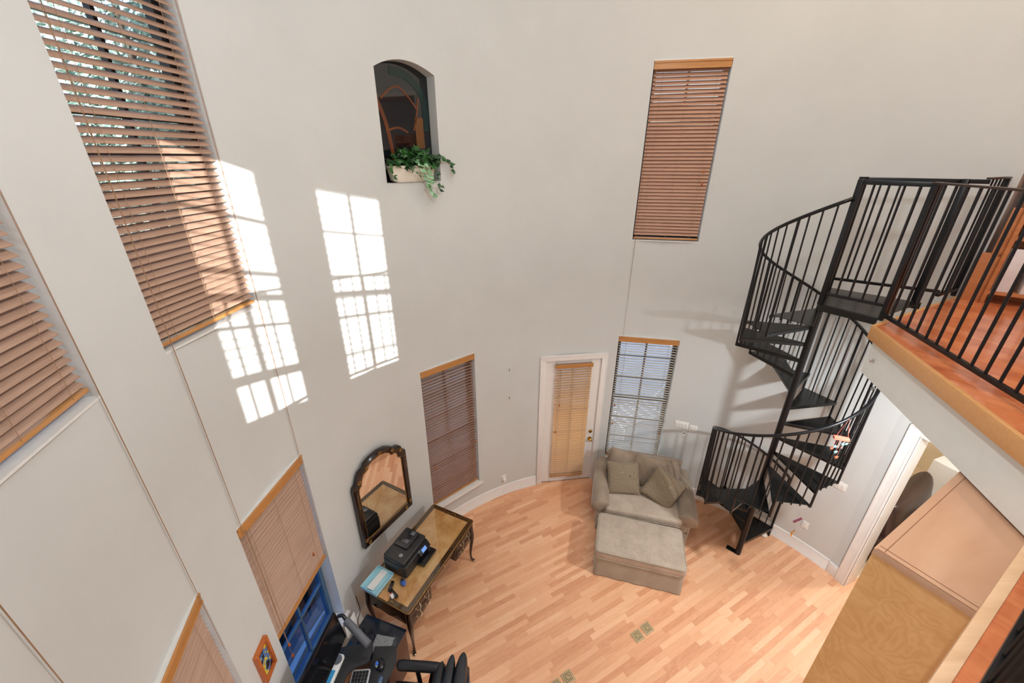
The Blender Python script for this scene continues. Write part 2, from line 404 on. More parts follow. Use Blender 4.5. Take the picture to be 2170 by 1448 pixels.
# ------------------------------------------------------------------ windows
def frame_at(a0, a1):
    m = (a0 + a1) / 2; h = rad((a1 - a0) / 2); o = P(m, R * cos(h)); return (o.x, o.y, 0), rad(m - 90), R * sin(h)
def window(num, a0, a1, z0, z1, fr='bronze', rows=4, gl='glass', sill=False, D=.15):
    loc, rz, hw = frame_at(a0, a1)
    w = thing('window_%d' % num, None, None, loc, rz, kind='structure')
    j = MB(); T = .012; dep = D + .03
    j.box((-hw - T / 2, dep / 2, (z0 + z1) / 2), (T, dep, z1 - z0 + 2 * T)); j.box((hw + T / 2, dep / 2, (z0 + z1) / 2), (T, dep, z1 - z0 + 2 * T))
    j.box((0, dep / 2 - .0, z0 - T / 2), (2 * hw, dep, T)); j.box((0, dep / 2, z1 + T / 2), (2 * hw, dep, T))
    # the slivers between the flat reveal and the curved wall
    sag = R - R * cos(asin_(hw / R))
    j.build('jamb', M['jamb'], w)
    f = MB(); s = .05
    for x in (-hw + s / 2, hw - s / 2): f.box((x, D, (z0 + z1) / 2), (s, .06, z1 - z0))
    for z in (z0 + s / 2, z1 - s / 2): f.box((0, D, z), (2 * hw - 2 * s, .06, s))
    f.box((0, D, (z0 + z1) / 2 + .02), (2 * hw - 2 * s, .05, .045))
    f.box((0, D, (z0 + z1) / 2), (.022, .035, z1 - z0 - 2 * s))
    for k in range(1, rows):
        z = z0 + (z1 - z0) * k / rows
        if abs(z - (z0 + z1) / 2) > .05: f.box((0, D, z), (2 * hw - 2 * s, .035, .02))
    f.build('window_frame', M[fr], w)
    g = MB(); g.box((0, D, (z0 + z1) / 2), (2 * hw - .04, .004, z1 - z0 - .04)); g.build('pane', M[gl], w)
    if sill:
        q = MB(); q.box((0, .03, z0 + .008), (2 * hw - .01, .16, .02)); q.box((0, -.03, z0 - .01), (2 * hw + .08, .045, .03)); q.build('window_sill', M['trim'], w, bevel=.004)
    return w
def asin_(x): return math.asin(max(-1, min(1, x)))

def slat_mesh(hw, zs, tilt, width=.05, y=.045, jit=0.0, pitch=.04):
    m = MB(); L = hw - .012
    for i, z in enumerate(zs):
        t = rad(tilt + random.uniform(-jit, jit)); cs = []
        for k, (s, b) in enumerate(((-.5, 0), (-.2, .0022), (.2, .0022), (.5, 0))):
            d = s * width
            cs.append((y + d * cos(t) - b * sin(t), z + d * sin(t) + b * cos(t)))
        th = .0028; n = (-sin(t) * th, cos(t) * th)
        lo = [(a - n[0], b - n[1]) for a, b in cs]
        ring = cs + lo[::-1]; K = len(ring)
        sk_ = random.uniform(-.0015, .0015)
        vs = [(-L, a, b - sk_) for a, b in ring] + [(L, a, b + sk_) for a, b in ring]
        fs = [(k, (k + 1) % K, K + (k + 1) % K, K + k) for k in range(K)] + [tuple(range(K - 1, -1, -1)), tuple(range(K, 2 * K))]
        m.add(vs, fs)
    return m
def tassel(x, y, z, par):
    m = MB(); m.lathe([(0, .022), (.004, .02), (.006, .008), (.012, -.006), (.011, -.02), (0, -.024)], (x, y, z), 10)
    m.build('tassel', M['tassel'], par, smooth=True)
def blind(label, a0, a1, zt, zb, tilt, mat='slat', sw=.05, cords=(), bunch=0, val='valance', jit=2.0, y=.045, group='wooden blinds', frame=None, tassels=(), val_h=.085, off=0, pitch=.0415):
    loc, rz, hw = frame or frame_at(a0, a1)
    b = thing('window_blind', label, 'blind', (loc[0], loc[1], zt), rz, group)
    hw -= .004; H = zb - zt; y += off
    v = MB(); v.box((0, off + .008, -val_h / 2 - .002), (2 * hw, .014, val_h)); v.box((0, off - .002, -.012), (2 * hw, .012, .02)); v.box((0, off - .001, -val_h + .006), (2 * hw, .01, .012))
    v.build('valance', M[val], b, bevel=.003)
    hr = MB(); hr.box((0, y + .004, -.03), (2 * hw - .02, .05, .045)); hr.build('head_rail', M['slat2'], b)
    n = int((-H - val_h - .03) / pitch); z = -val_h - .005; zs = []
    while z > H + .035: zs.append(z); z -= pitch
    slat_mesh(hw, zs, tilt, width=sw, y=y, jit=jit).build('slats', M[mat], b)
    r = MB(); r.box((0, y, H + .014), (2 * hw - .02, .05, .02))
    for k in range(bunch): r.box((0, y, H + .028 + k * .005), (2 * hw - .03, .048, .0035))
    r.build('bottom_rail', M['valance'], b, bevel=.003)
    c = MB()
    for x in (-hw * .72, 0, hw * .72):
        c.cyl((x, y - .027, -.04), (x, y - .027, H + .02), .0011, n=5); c.cyl((x, y + .027, -.04), (x, y + .027, H + .02), .0011, n=5)
    c.build('ladder_cord', M['cord'], b)
    for (x, zl) in cords:                      # long pull cords, absolute height of the lower end
        c = MB()
        for d in (-.004, .004): c.tube([(x + d, off - .012, -.06), (x + d * .5, off - .014, (zl - zt) * .5), (x, off - .013, zl - zt)], .0013, 5)
        c.build('pull_cord', M['cord'], b)
    for (x, zl) in tassels: tassel(x, off - .016, zl - zt, b)
    return b

window(1, *HOLES[0]); window(2, *HOLES[1], sill=True, rows=6, D=.14); window(3, *HOLES[2], sill=True, rows=6)
window(4, *HOLES[4], rows=5); window(5, *HOLES[5], fr='bluefr', gl='glass_b', rows=4, sill=True)
window(6, *HOLES[6], rows=5); window(7, *HOLES[7], sill=True, rows=6)
window(8, *HOLES[8], rows=5); window(9, *HOLES[9], rows=5)
HW = R * sin(rad(7))
blind('closed brown wooden blind in the tall upper window above the sofa', 71.7, 86.0, Z3, Z2 + .01, 57, mat='slat_u', cords=((-HW + .03, 2.7),), tassels=((HW * .78, 5.0), (HW * .8, 4.86)), jit=3)
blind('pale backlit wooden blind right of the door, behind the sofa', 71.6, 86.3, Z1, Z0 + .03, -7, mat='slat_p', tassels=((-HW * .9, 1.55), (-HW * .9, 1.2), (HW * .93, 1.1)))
blind('half-open dark wooden blind left of the white door, by the end of the desk', 124.3, 138.6, Z1, Z0 + .03, -4, mat='slat_u', pitch=.0455, tassels=((-HW * .8, 1.2), (HW * .9, 1.3)))
blind('large half-open wooden blind with trees behind it, sunlight falling on its right half', 167.8, 181.8, Z3, Z2 + .02, 40, cords=((-HW + .04, 2.0), (HW - .03, 1.8)), tassels=())
blind('golden wooden blind pulled halfway down over the bare window behind the monitor', 167.6, 181.7, Z1, 1.42, 42, bunch=6, cords=((-HW + .05, 1.17), (-HW + .055, 1.3)), tassels=((-HW + .055, 1.3), (-HW + .05, 1.15), (HW * .5, 1.72)))
blind('wooden blind with its right end showing at the left edge, above the cropped lower blind', 189.5, 203.5, Z3, Z2 + .03, 34, cords=((HW - .02, 2.2), (-HW + .02, 2.6)), tassels=())
blind('closed wooden blind cut off by the bottom edge, left of the small picture', 189.3, 203.4, Z1, Z0 + .03, 40)
blind('open wooden blind in the upper window behind the loft rail', 242.3, 257.0, Z3, Z2 + .32, 12, bunch=8, pitch=.072, sw=.064)
blind('open wooden blind in the upper window over the loft floor', 262.5, 276.0, Z3, Z2 + .02, 4, pitch=.068, sw=.056)

# ------------------------------------------------------------------ niche
loc, rz, hw = frame_at(130.0, 141.2)
w = thing('trim_1', None, None, loc, rz, kind='structure')
def narch(x): k = x / hw; return 5.885 + .09 * max(0, 1 - k * k)
xs = [hw * (-cos(pi * k / 20)) for k in range(21)]
j = MB(); dep = .2
for sx in (-1, 1): j.add([(sx * hw, -.02, 4.92), (sx * hw, dep, 4.92), (sx * hw, dep, 5.885), (sx * hw, -.02, 5.885)], [(0, 1, 2, 3) if sx > 0 else (3, 2, 1, 0)])
j.add([(-hw, -.02, 4.92), (hw, -.02, 4.92), (hw, dep, 4.92), (-hw, dep, 4.92)], [(0, 1, 2, 3)])
for a, b in zip(xs, xs[1:]): j.add([(a, -.02, narch(a)), (b, -.02, narch(b)), (b, dep, narch(b)), (a, dep, narch(a))], [(3, 2, 1, 0)])
# clip the lining flush to the curved wall
fix = []
for (x, y, z) in j.v:
    if y < 0: y = (sqrt(R * R - x * x) - R * cos(asin_(hw / R))) * 1.0
    fix.append((x, y, z))
j.v = fix; j.build('niche_lining', M['wall'], w)
g = MB(); n = len(xs)
poly = [(-hw, 4.92), (hw, 4.92)] + [(x, narch(x)) for x in reversed(xs)]
g.prismxz(poly, .13, .15); g.build('dark_pane', M['darkglass'], w)
b_ = MB(); Y = .128  # flat strips paint the reflected loft beams onto the dark pane
def band(pts, r=.011):
    q = [(x, Y, z) for x, z in pts]
    vs = []; 
    for i in range(len(q)):
        a = Vector(q[max(i - 1, 0)]); c = Vector(q[min(i + 1, len(q) - 1)]); d = (c - a).normalized(); nn = Vector((-d.z, 0, d.x)) * r
        vs += [Vector(q[i]) + nn, Vector(q[i]) - nn]
    b_.add(vs, [(2 * i, 2 * i + 1, 2 * i + 3, 2 * i + 2) for i in range(len(q) - 1)])
    b_.add([v + Vector((0, -.002, 0)) for v in vs], [(2 * i, 2 * i + 2, 2 * i + 3, 2 * i + 1) for i in range(len(q) - 1)])
def sp(ps, n=10):
    out = []
    for i in range(len(ps) - 1):
        p0, p1, p2, p3 = ps[max(i - 1, 0)], ps[i], ps[i + 1], ps[min(i + 2, len(ps) - 1)]
        for k in range(n):
            t = k / n; out.append(tuple(.5 * (2 * b + (c - a) * t + (2 * a - 5 * b + 4 * c - d) * t * t + (3 * b - a - 3 * c + d) * t ** 3) for a, b, c, d in zip(p0, p1, p2, p3)))
    out.append(tuple(ps[-1])); return out
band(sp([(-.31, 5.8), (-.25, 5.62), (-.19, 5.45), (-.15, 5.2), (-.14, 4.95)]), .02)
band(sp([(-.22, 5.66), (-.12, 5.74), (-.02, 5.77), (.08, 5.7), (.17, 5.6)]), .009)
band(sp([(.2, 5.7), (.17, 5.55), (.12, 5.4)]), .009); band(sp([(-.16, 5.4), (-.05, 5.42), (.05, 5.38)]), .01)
b_.build('amber_reflection', M['amber'], w)
band([(.19, 5.25), (.19, 5.5)], .05); qb = b_; b_ = MB(); band([(.19, 5.24), (.19, 5.52)], .05); b_.build('orange_reflection', plain('dull_orange_reflection_paint', srgb(104, 66, 34), .2), w)  # this and the next panels paint more reflections in the pane
b_ = MB(); band([(-.06, 5.06), (-.06, 5.2)], .04); b_.build('pale_reflection', plain('pale_grey_reflection_paint', srgb(170, 176, 186), .2), w)
b_ = MB(); band(sp([(.27, 5.4), (.26, 5.7), (.1, 5.86), (-.1, 5.9)]), .035); b_.build('teal_reflection', plain('dark_teal_reflection_paint', srgb(26, 44, 42), .2), w)
b_ = MB(); band([(.1, 5.0), (.1, 5.18)], .14); b_.build('slate_reflection', plain('slate_blue_reflection_paint', srgb(44, 56, 70), .2), w)

# planter and ivy on the niche ledge
loc2, rz2, hw2 = frame_at(130.0, 141.2)
pl = thing('planter', 'white rectangular planter sitting on the arched niche ledge', 'planter', (loc2[0], loc2[1], 4.922), rz2)
m = MB(); 
def rrect(hx, hy, r, n=5): return [(sx * (hx - r) + r * cos(a0 + pi / 2 * k / n), sy * (hy - r) + r * sin(a0 + pi / 2 * k / n)) for sx, sy, a0 in ((1, 1, 0), (-1, 1, pi / 2), (-1, -1, pi), (1, -1, 3 * pi / 2)) for k in range(n + 1)]
rings = []
for hx, hy, z in ((.2, .04, 0), (.235, .05, .02), (.262, .06, .13), (.28, .066, .135), (.28, .066, .155), (.262, .058, .155), (.25, .05, .11)):
    rings.append([(x, y + .052, z) for x, y in rrect(hx, hy, .025)])
K = len(rings[0]); vs = [p for r_ in rings for p in r_]
fs = [(i * K + k, i * K + (k + 1) % K, (i + 1) * K + (k + 1) % K, (i + 1) * K + k) for i in range(len(rings) - 1) for k in range(K)] + [tuple(range(K - 1, -1, -1)), tuple((len(rings) - 1) * K + k for k in range(K))]
m.add(vs, fs).build('pot', M['pot'], pl, smooth='auto')
def ivy_leaf(m, p, d, up, s, mi=0):
    d = d.normalized(); a = d.cross(up); a = a.normalized() if a.length > .05 else d.orthogonal().normalized(); n = a.cross(d).normalized()
    out = [(0, 0), (-.18, .34), (.12, .3), (.32, .5), (.5, .26), (1.0, 0), (.5, -.26), (.32, -.5), (.12, -.3), (-.18, -.34)]
    c = p + d * (.35 * s) + n * (.06 * s)
    vs = [c] + [p + d * (x * s) + a * (y * s) - n * (abs(y) * .35 * s) for x, y in out]
    m.add(vs, [(0, i + 1, (i + 1) % len(out) + 1) for i in range(len(out))], mi)
ivy = thing('ivy_plant', 'green trailing ivy spilling over the white planter in the niche', 'plant', (loc2[0], loc2[1], 5.03), rz2)
m = MB(); st = MB()
for k in range(240):
    x = random.gauss(.02, .14); x = max(-.29, min(.3, x)); y = random.uniform(-.05, .1); z = .04 + random.uniform(0, .17) * (1 - (x / .38) ** 2)
    d = Vector((random.uniform(-1, 1), random.uniform(-1.2, .1), random.uniform(-.6, .5))); up = Vector((random.uniform(-.4, .4), -.8, .8))
    ivy_leaf(m, Vector((x, y, z)), d, up, random.uniform(.045, .075))
def trail(pts, n, mi=0, s=.05):
    q = sp(pts, 6); st.tube(q, .002, 5)
    for k in range(n):
        p = Vector(q[min(len(q) - 1, int(k / n * len(q)))]) + Vector((random.uniform(-.015, .015), random.uniform(-.02, 0), random.uniform(-.015, .015)))
        ivy_leaf(m, p, Vector((random.uniform(-.8, .8), -.5, random.uniform(-1, .1))), Vector((0, -1, .4)), s * random.uniform(.8, 1.25), mi)
trail([(.2, 0, .14), (.32, -.05, .14), (.4, -.06, .06), (.47, -.07, -.02)], 16)
trail([(.1, -.02, .1), (.2, -.07, .02), (.24, -.08, -.12), (.25, -.08, -.2)], 14)
trail([(.0, -.02, .1), (.05, -.08, .0), (.1, -.09, -.14), (.16, -.09, -.24)], 26, 1, .045)
trail([(.08, -.02, .08), (.13, -.08, -.02), (.12, -.09, -.12)], 14, 1, .05)
trail([(-.2, -.02, .1), (-.3, -.06, .04), (-.29, -.07, -.06)], 9)
trail([(-.1, -.02, .06), (-.06, -.08, 0), (.02, -.085, -.06)], 16, 0, .022)
m.build('foliage', [M['ivy'], M['ivy_l']], ivy); st.build('stem', M['ivy'], ivy)

# ------------------------------------------------------------------ door on the curved wall
loc, rz, hw = frame_at(89.9, 105.2)
d = thing('door_1', None, None, loc, rz, kind='structure')
m = MB(); T = 2.385
cw = .085
m.box((-hw - cw / 2 + .012, -.01, T / 2), (cw, .04, T)); m.box((hw + cw / 2 - .012, -.01, T / 2), (cw, .04, T)); m.box((0, -.01, T + cw / 2 - .006), (2 * hw + 2 * cw - .024, .04, cw))
for sx in (-1, 1): m.box((sx * (hw + cw - .018), -.022, T / 2 + .03), (.018, .03, T + .06))
m.box((0, -.022, T + cw - .014), (2 * hw + 2 * cw - .02, .03, .018))
m.build('door_casing', M['trim'], d, bevel=.006)
m = MB(); m.box((-hw - .01, .1, T / 2), (.02, .22, T)); m.box((hw + .01, .1, T / 2), (.02, .22, T)); m.box((0, .1, T + .01), (2 * hw + .04, .22, .02)); m.build('jamb', M['trim'], d)
sl = MB(); sw = .265
sl.box((-(hw + sw) / 2, .03, T / 2), (hw - sw - .01, .045, T - .03)); sl.box(((hw + sw) / 2, .03, T / 2), (hw - sw - .01, .045, T - .03))
sl.box((0, .03, .12), (2 * sw, .045, .22)); sl.box((0, .03, T - .06), (2 * sw, .045, .1))
sl.build('door_slab', M['trim'], d)
gm = MB(); gm.box((0, .035, T / 2), (2 * sw, .008, T - .34)); gm.build('pane', M['glass'], d)
mm = MB(); mm.box((0, .045, 1.2), (.02, .02, T - .34)); [mm.box((0, .045, .25 + k * .4), (2 * sw, .02, .02)) for k in range(1, 5)]; mm.build('muntin', M['trim'], d)
for zz in (.228, .822, 1.5, 2.142):
    h = MB(); h.cyl((-hw + .004, -.002, zz - .045), (-hw + .004, -.002, zz + .045), .008, n=8); h.build('hinge', M['bronze'], d)
kn = MB()
kn.tube([(.366, .008, .875), (.366, -.004, .875)], .032, 18); kn.tube([(.366, -.004, .875), (.366, -.03, .875)], .01, 12); kn.ell((.366, -.05, .875), (.028, .024, .028)); kn.build('door_knob', M['brass'], d, smooth='auto')
kn = MB(); kn.tube([(.368, .008, 1.02), (.368, -.012, 1.02)], .027, 18); kn.box((.368, -.018, 1.02), (.01, .014, .03)); kn.build('deadbolt', M['brass'], d, smooth='auto')
th_ = MB(); th_.box((0, .07, .01), (2 * hw, .12, .016)); th_.build('threshold', M['bronze'], d)
db = blind('narrow glowing wooden blind fixed to the white door', 0, 0, 2.325, .15, 10, mat='slat_t', pitch=.045, val_h=.06, frame=(loc, rz, .297), off=-.058, y=.03, val='valance', tassels=((-.206, 1.63), (-.244, 1.12)), cords=((-.206, 1.65), (-.244, 1.14)))

# ------------------------------------------------------------------ baseboard (curved)
def arc_band(m, a0, a1, prof, st=2.0):
    n = max(2, int(abs(a1 - a0) / st)); K = len(prof); vs = []
    for i in range(n + 1):
        a = a0 + (a1 - a0) * i / n
        for (dr, z) in prof:
            p = P(a, R - dr); vs.append((p.x, p.y, z))
    fs = [(i * K + k, (i + 1) * K + k, (i + 1) * K + (k + 1) % K, i * K + (k + 1) % K) for i in range(n) for k in range(K)]
    fs += [tuple(range(K)), tuple(reversed([n * K + k for k in range(K)]))]
    m.add(vs, fs)
prof = [(-.004, 0), (.03, 0), (.03, .012), (.02, .024), (.017, .15), (.013, .162), (.018, .17), (.012, .185), (-.004, .19)]
m = MB(); arc_band(m, 106.7, 224, prof); tag(m.build('baseboard_left', M['trim'], smooth='auto'), kind='structure')
m = MB(); arc_band(m, 28.7, 88.3, prof); tag(m.build('baseboard_right', M['trim'], smooth='auto'), kind='structure')

# ------------------------------------------------------------------ flat doorway wall on the right
ang = atan2(DD.y, DD.x); L1 = tt
def w2(s, n, z): q = S0 + DD * s + Vector((-DD.y, DD.x)) * n; return (q.x, q.y, z)   # n>0 is away from the room
dw0, dw1, dH = .235, min(L1 - .12, 1.15), 2.42
m = MB()
m.box(w2(dw0 / 2, .09, 1.75), (dw0, .18, 3.5), ang); m.box(w2((dw1 + L1) / 2, .09, 1.75), (L1 - dw1, .18, 3.5), ang)
m.box(w2((dw0 + dw1) / 2, .09, (dH + 3.5) / 2), (dw1 - dw0, .18, 3.5 - dH), ang)
tag(m.build('wall_right', M['wall']), kind='structure')
m = MB(); cw = .11
def cas(s0, s1, z0, z1, th=.03): m.box(w2((s0 + s1) / 2, -th / 2, (z0 + z1) / 2), (s1 - s0, th, z1 - z0), ang)
cas(dw0 - cw, dw0, 0, dH + cw); cas(dw0 - cw, dw0 - cw + .02, 0, dH + cw, .045); cas(dw0 - .025, dw0, 0, dH, .038)
cas(dw1, dw1 + cw, 0, dH + cw); cas(dw0, dw1, dH, dH + cw); cas(dw0 - cw, dw1 + cw, dH + cw - .02, dH + cw, .045)
m.box(w2(dw0 + .006, .09, dH / 2), (.012, .2, dH), ang); m.box(w2(dw1 - .006, .09, dH / 2), (.012, .2, dH), ang); m.box(w2((dw0 + dw1) / 2, .09, dH - .006), (dw1 - dw0, .2, .012), ang)
m.box(w2((dw0 - cw) / 2, -.012, .09), (dw0 - cw, .024, .18), ang)
tag(m.build('trim_2', M['trim'], bevel=.004), kind='structure')

# hall beyond the doorway
hx = S0 + DD * .6
def h3(s, n, z): return w2(s, n, z)
m = MB(); m.box(h3(.6, 1.95, -.06), (4.6, 3.5, .115), ang); tag(m.build('floor_hall', plain('pale_hall_floor', srgb(222, 200, 170), .3, var=.06)), kind='structure')
m = MB(); m.box(h3(-1.2, 1.95, 1.75), (.1, 3.5, 3.5), ang); tag(m.build('wall_hall_side', M['cream']), kind='structure')
m = MB(); m.box(h3(2.6, 1.95, 1.75), (.1, 3.5, 3.5), ang); tag(m.build('wall_hall_end', M['cream']), kind='structure')
m = MB(); m.box(h3(.6, 3.7, 1.75), (4.6, .1, 3.5), ang); tag(m.build('wall_hall_back', M['cream']), kind='structure')
m = MB(); m.box(h3(-.6, .2, 1.75), (1.2, .05, 3.5), ang); m.box(h3(2.0, .2, 1.75), (1.3, .05, 3.5), ang); tag(m.build('wall_hall_front', M['cream']), kind='structure')

# ------------------------------------------------------------------ loft
dn = Vector((cos(rad(29.6)), sin(rad(29.6)))); nn = Vector((-dn.y, dn.x))       # near edge direction and its outward normal
def near(s, n, z=0): q = dn * s + nn * n; return (q.x, q.y, z)
F0 = Vector((2.886, 2.99)); fd = Vector((cos(rad(-107.4)), sin(rad(-107.4))))
def isect(p, u, q, v):
    d_ = u.x * v.y - u.y * v.x; s = ((q.x - p.x) * v.y - (q.y - p.y) * v.x) / d_; return p + u * s
K0 = isect(nn * -.025, dn, F0, fd)
W0 = P(28.6)
# where the near edge meets the round wall on the left
q0 = nn * -.025; bq = (q0 - C).dot(dn); N0 = q0 + dn * (-bq - sqrt(bq * bq - ((q0 - C).length ** 2 - (R - .003) ** 2)))
aN = deg(atan2(N0.y - C.y, N0.x - C.x)) % 360
edge = [N0, K0, F0, P(28.6, R - .003)]
def inset(k): # the open edge pushed back by k (towards the loft)
    a = N0 - nn * k; a2 = K0; f_n = Vector((-fd.y, fd.x));  # fd points south; loft is to the east
    f_n = f_n if f_n.x > 0 else -f_n
    Kk = isect(nn * (-.025 - k), dn, F0 + f_n * k, fd)
    gdir = (W0 - F0).normalized(); g_n = Vector((gdir.y, -gdir.x))
    Fk = isect(F0 + f_n * k, fd, F0 + g_n * k, gdir)
    Wk = W0 + g_n * k
    return [N0 + dn * 0 - nn * k, Kk, Fk, Wk]
arcp = [P(a, R - .003) for a in [28.6 - k * (28.6 + 360 - aN) / 40 for k in range(1, 40)]]
def loft_poly(k):
    e = inset(k); return [tuple(x) for x in e] + [tuple(x) for x in arcp]
m = MB(); m.prism(loft_poly(.03), 3.84, LZ); tag(m.build('floor_loft', M['loft']), kind='structure')
m = MB(); m.prism(loft_poly(.045), 3.53, 3.84); tag(m.build('ceiling_under_loft', plain('fascia_white_paint', srgb(232, 232, 226), .6, var=.02)), kind='structure')
def strip(mb, a, b, wd, z0, z1):
    poly = [tuple(a[0]), tuple(b[0]), tuple(b[1]), tuple(a[1])]; mb.prism(poly, z0, z1)
i0, i1 = inset(0), inset(.03)
m = MB(); strip(m, (i0[1], i1[1]), (i0[2], i1[2]), 0, 3.825, LZ + .004); strip(m, (i0[2], i1[2]), (i0[3], i1[3]), 0, 3.825, LZ + .004)
tag(m.build('trim_3', M['nosing'], bevel=.004), kind='structure')
m = MB(); strip(m, (i0[0], i1[0]), (i0[1], i1[1]), 0, 3.825, LZ + .004); tag(m.build('trim_4', M['nosing2'], bevel=.003), kind='structure')
hk = thing('ceiling_hook', 'small clear hook on the white fascia corner under the loft', 'hook', (2.905, 2.86, 3.68)); m = MB(); m.box((-.01, 0, 0), (.02, .02, .03)); m.tube([(-.02, 0, .0), (-.04, 0, -.01), (-.045, 0, .01)], .004, 6); m.build('hook_body', M['chrome'], hk)

# upstairs extension behind the opening
ex = MB()
a_, b_2 = P(28.6, R), P(28.6, R + 1.5); c_, e_ = P(LOFT_A0, R + 1.5), P(LOFT_A0, R)
fl = [tuple(P(28.6, R + .0)), tuple(b_2), tuple(c_), tuple(P(LOFT_A0, R + 0.0))] + [tuple(P(LOFT_A0 + (388.6 - LOFT_A0) * k / 16, R)) for k in range(1, 16)]
ex.prism(fl, 3.72, LZ); tag(ex.build('floor_loft_rear', M['loft']), kind='structure')
for nm, p, q in (('wall_loft_side', a_, b_2), ('wall_loft_back', b_2, c_), ('wall_loft_end', c_, e_)):
    m = MB(); m.bar((p.x, p.y, 5.15), (q.x, q.y, 5.15), .08, 2.44); tag(m.build(nm, M['wall']), kind='structure')
ex = MB(); ex.prism(fl, 6.36, 6.44); tag(ex.build('ceiling_loft_rear', M['ceil']), kind='structure')

# ------------------------------------------------------------------ guard rails
def rail_run(root, p, q, zt, zb, nb, cap='railcap', r=.009, ends=(0, 0), capw=.045, skip=0):
    p, q = Vector(p), Vector(q); d_ = (q - p).normalized()
    m = MB(); m.bar((p.x, p.y, zt), (q.x, q.y, zt), capw, .014); m.build('top_rail', M[cap], root, bevel=.002)
    m = MB(); m.bar((p.x, p.y, zb), (q.x, q.y, zb), .028, .028); m.build('bottom_rail', M['black'], root, bevel=.002)
    L = (q - p).length
    for k in range(nb):
        c = p + d_ * (L * (k + 1) / (nb + 1)); b = MB(); b.cyl((c.x, c.y, zb), (c.x, c.y, zt - .005), r, n=8); b.build('baluster', M['black'], root, smooth='auto')
def newel(root, x, y, z0, z1, s=.03):
    m = MB(); m.box((x, y, (z0 + z1) / 2), (s, s, z1 - z0), rad(16)); m.build('newel_post', M['black'], root, bevel=.003)
RT, RB = 4.985, 3.985
rr_ = inset(.12); KF = rr_[1]; FF = Vector((3.05, 3.10)); KF = Vector((2.60, 1.36))
gr = thing('guard_railing', 'black metal guard railing along the far loft edge, in front of the bookcase', 'railing', (0, 0, 0))
rail_run(gr, FF, KF, RT, RB, 16); newel(gr, FF.x, FF.y, LZ, RT); newel(gr, KF.x, KF.y, LZ, RT)
gr2 = thing('guard_railing', 'black metal guard railing at the bottom right corner, above the orange loft boards', 'railing', (0, 0, 0))
NR = Vector(near(-1.15, -.1)[:2]); kk = KF.dot(dn); KN = Vector(near(kk - .04, -.1)[:2])
rail_run(gr2, KN, NR, RT, RB, 34)
newel(gr2, NR.x, NR.y, LZ, RT)
gr3 = thing('guard_railing', 'short brown-capped railing between the stair landing and the curved wall', 'railing', (0, 0, 0))
G0 = Vector((3.93, 3.56)); gd = (W0 - Vector((2.886, 2.99))).normalized(); G1 = Vector((4.30, 3.755))
rail_run(gr3, G0, G1, 4.995, 4.0, 4, r=.007); newel(gr3, G1.x, G1.y, LZ, 5.0, .03)

# ------------------------------------------------------------------ spiral staircase
PX, PY, SR = 3.26, 4.007, .686
DA, A0, RISE = 31.38, 276.0 - 8 * 31.38, .208
def tz(k): return RISE * k - .024           # top of tread k = 1..18
ss = thing('spiral_staircase', 'black metal spiral staircase rising to the loft', 'staircase', (PX, PY, 0))
m = MB(); m.cyl((0, 0, 0), (0, 0, 4.99), .036, n=24); m.build('centre_pole', M['black'], ss, smooth='auto')
m = MB(); m.box((-.05, .05, .005), (.16, .07, .01), rad(135)); m.cyl((-.08, .08, .01), (-.08, .08, .02), .008, n=8); m.build('base_plate', M['black'], ss)
def pol(a, r, z=0): return (r * cos(rad(a)), r * sin(rad(a)), z)
for k in range(1, 19):
    a0 = A0 + (k - 1) * DA - .6; a1 = a0 + DA + 1.2; z = tz(k); m = MB()
    inn, out_ = .034, SR
    p = [pol(a0, out_), pol(a1, out_), pol(a1 - 6, inn), pol((a0 + a1) / 2, inn), pol(a0 + 6, inn)]
    m.prism([(x, y) for x, y, _ in p], z - .006, z)
    for a, w_ in ((a0, 6), (a1, -6)):
        q, r_ = Vector(pol(a, out_, z - .022)), Vector(pol(a + w_, inn, z - .022)); m.bar(q, r_, .005, .038)
    m.build('tread', M['tread'], ss, bevel=.0015, seg=1)
HR = .925
def hz(a): return RISE * ((a - A0) / DA + 1) - .024 + HR
aend = 589
m = MB(); m.tube([pol(a, SR - .004, hz(a)) for a in [A0 + (aend - A0) * i / 120 for i in range(121)]], .0165, 10); m.build('handrail', M['black'], ss, smooth=True)
for k in range(1, 19):
    for j_ in range(4):
        a = A0 + (k - 1) * DA + j_ * DA / 4 + (1.0 if j_ == 0 else 0); thick = j_ == 0
        # outer edge of the tread is a straight chord
        am = A0 + (k - .5) * DA; rad_ = SR * cos(rad(DA / 2 + .6)) / cos(rad(a - am)) - .006
        r_ = min(rad_, SR - .006)
        m = MB(); zb = tz(k) - .03 - (RISE if thick and k > 1 else 0); zb = 0 if (k == 1 and thick) else zb
        rt = .016 if (k == 1 and thick) else (.0125 if thick else .0075)
        m.tube([pol(a, r_ + (.006 if thick else 0), zb), pol(a, SR - .004, hz(a) - .004)], rt, 8); m.build('baluster', M['black'], ss, smooth='auto')
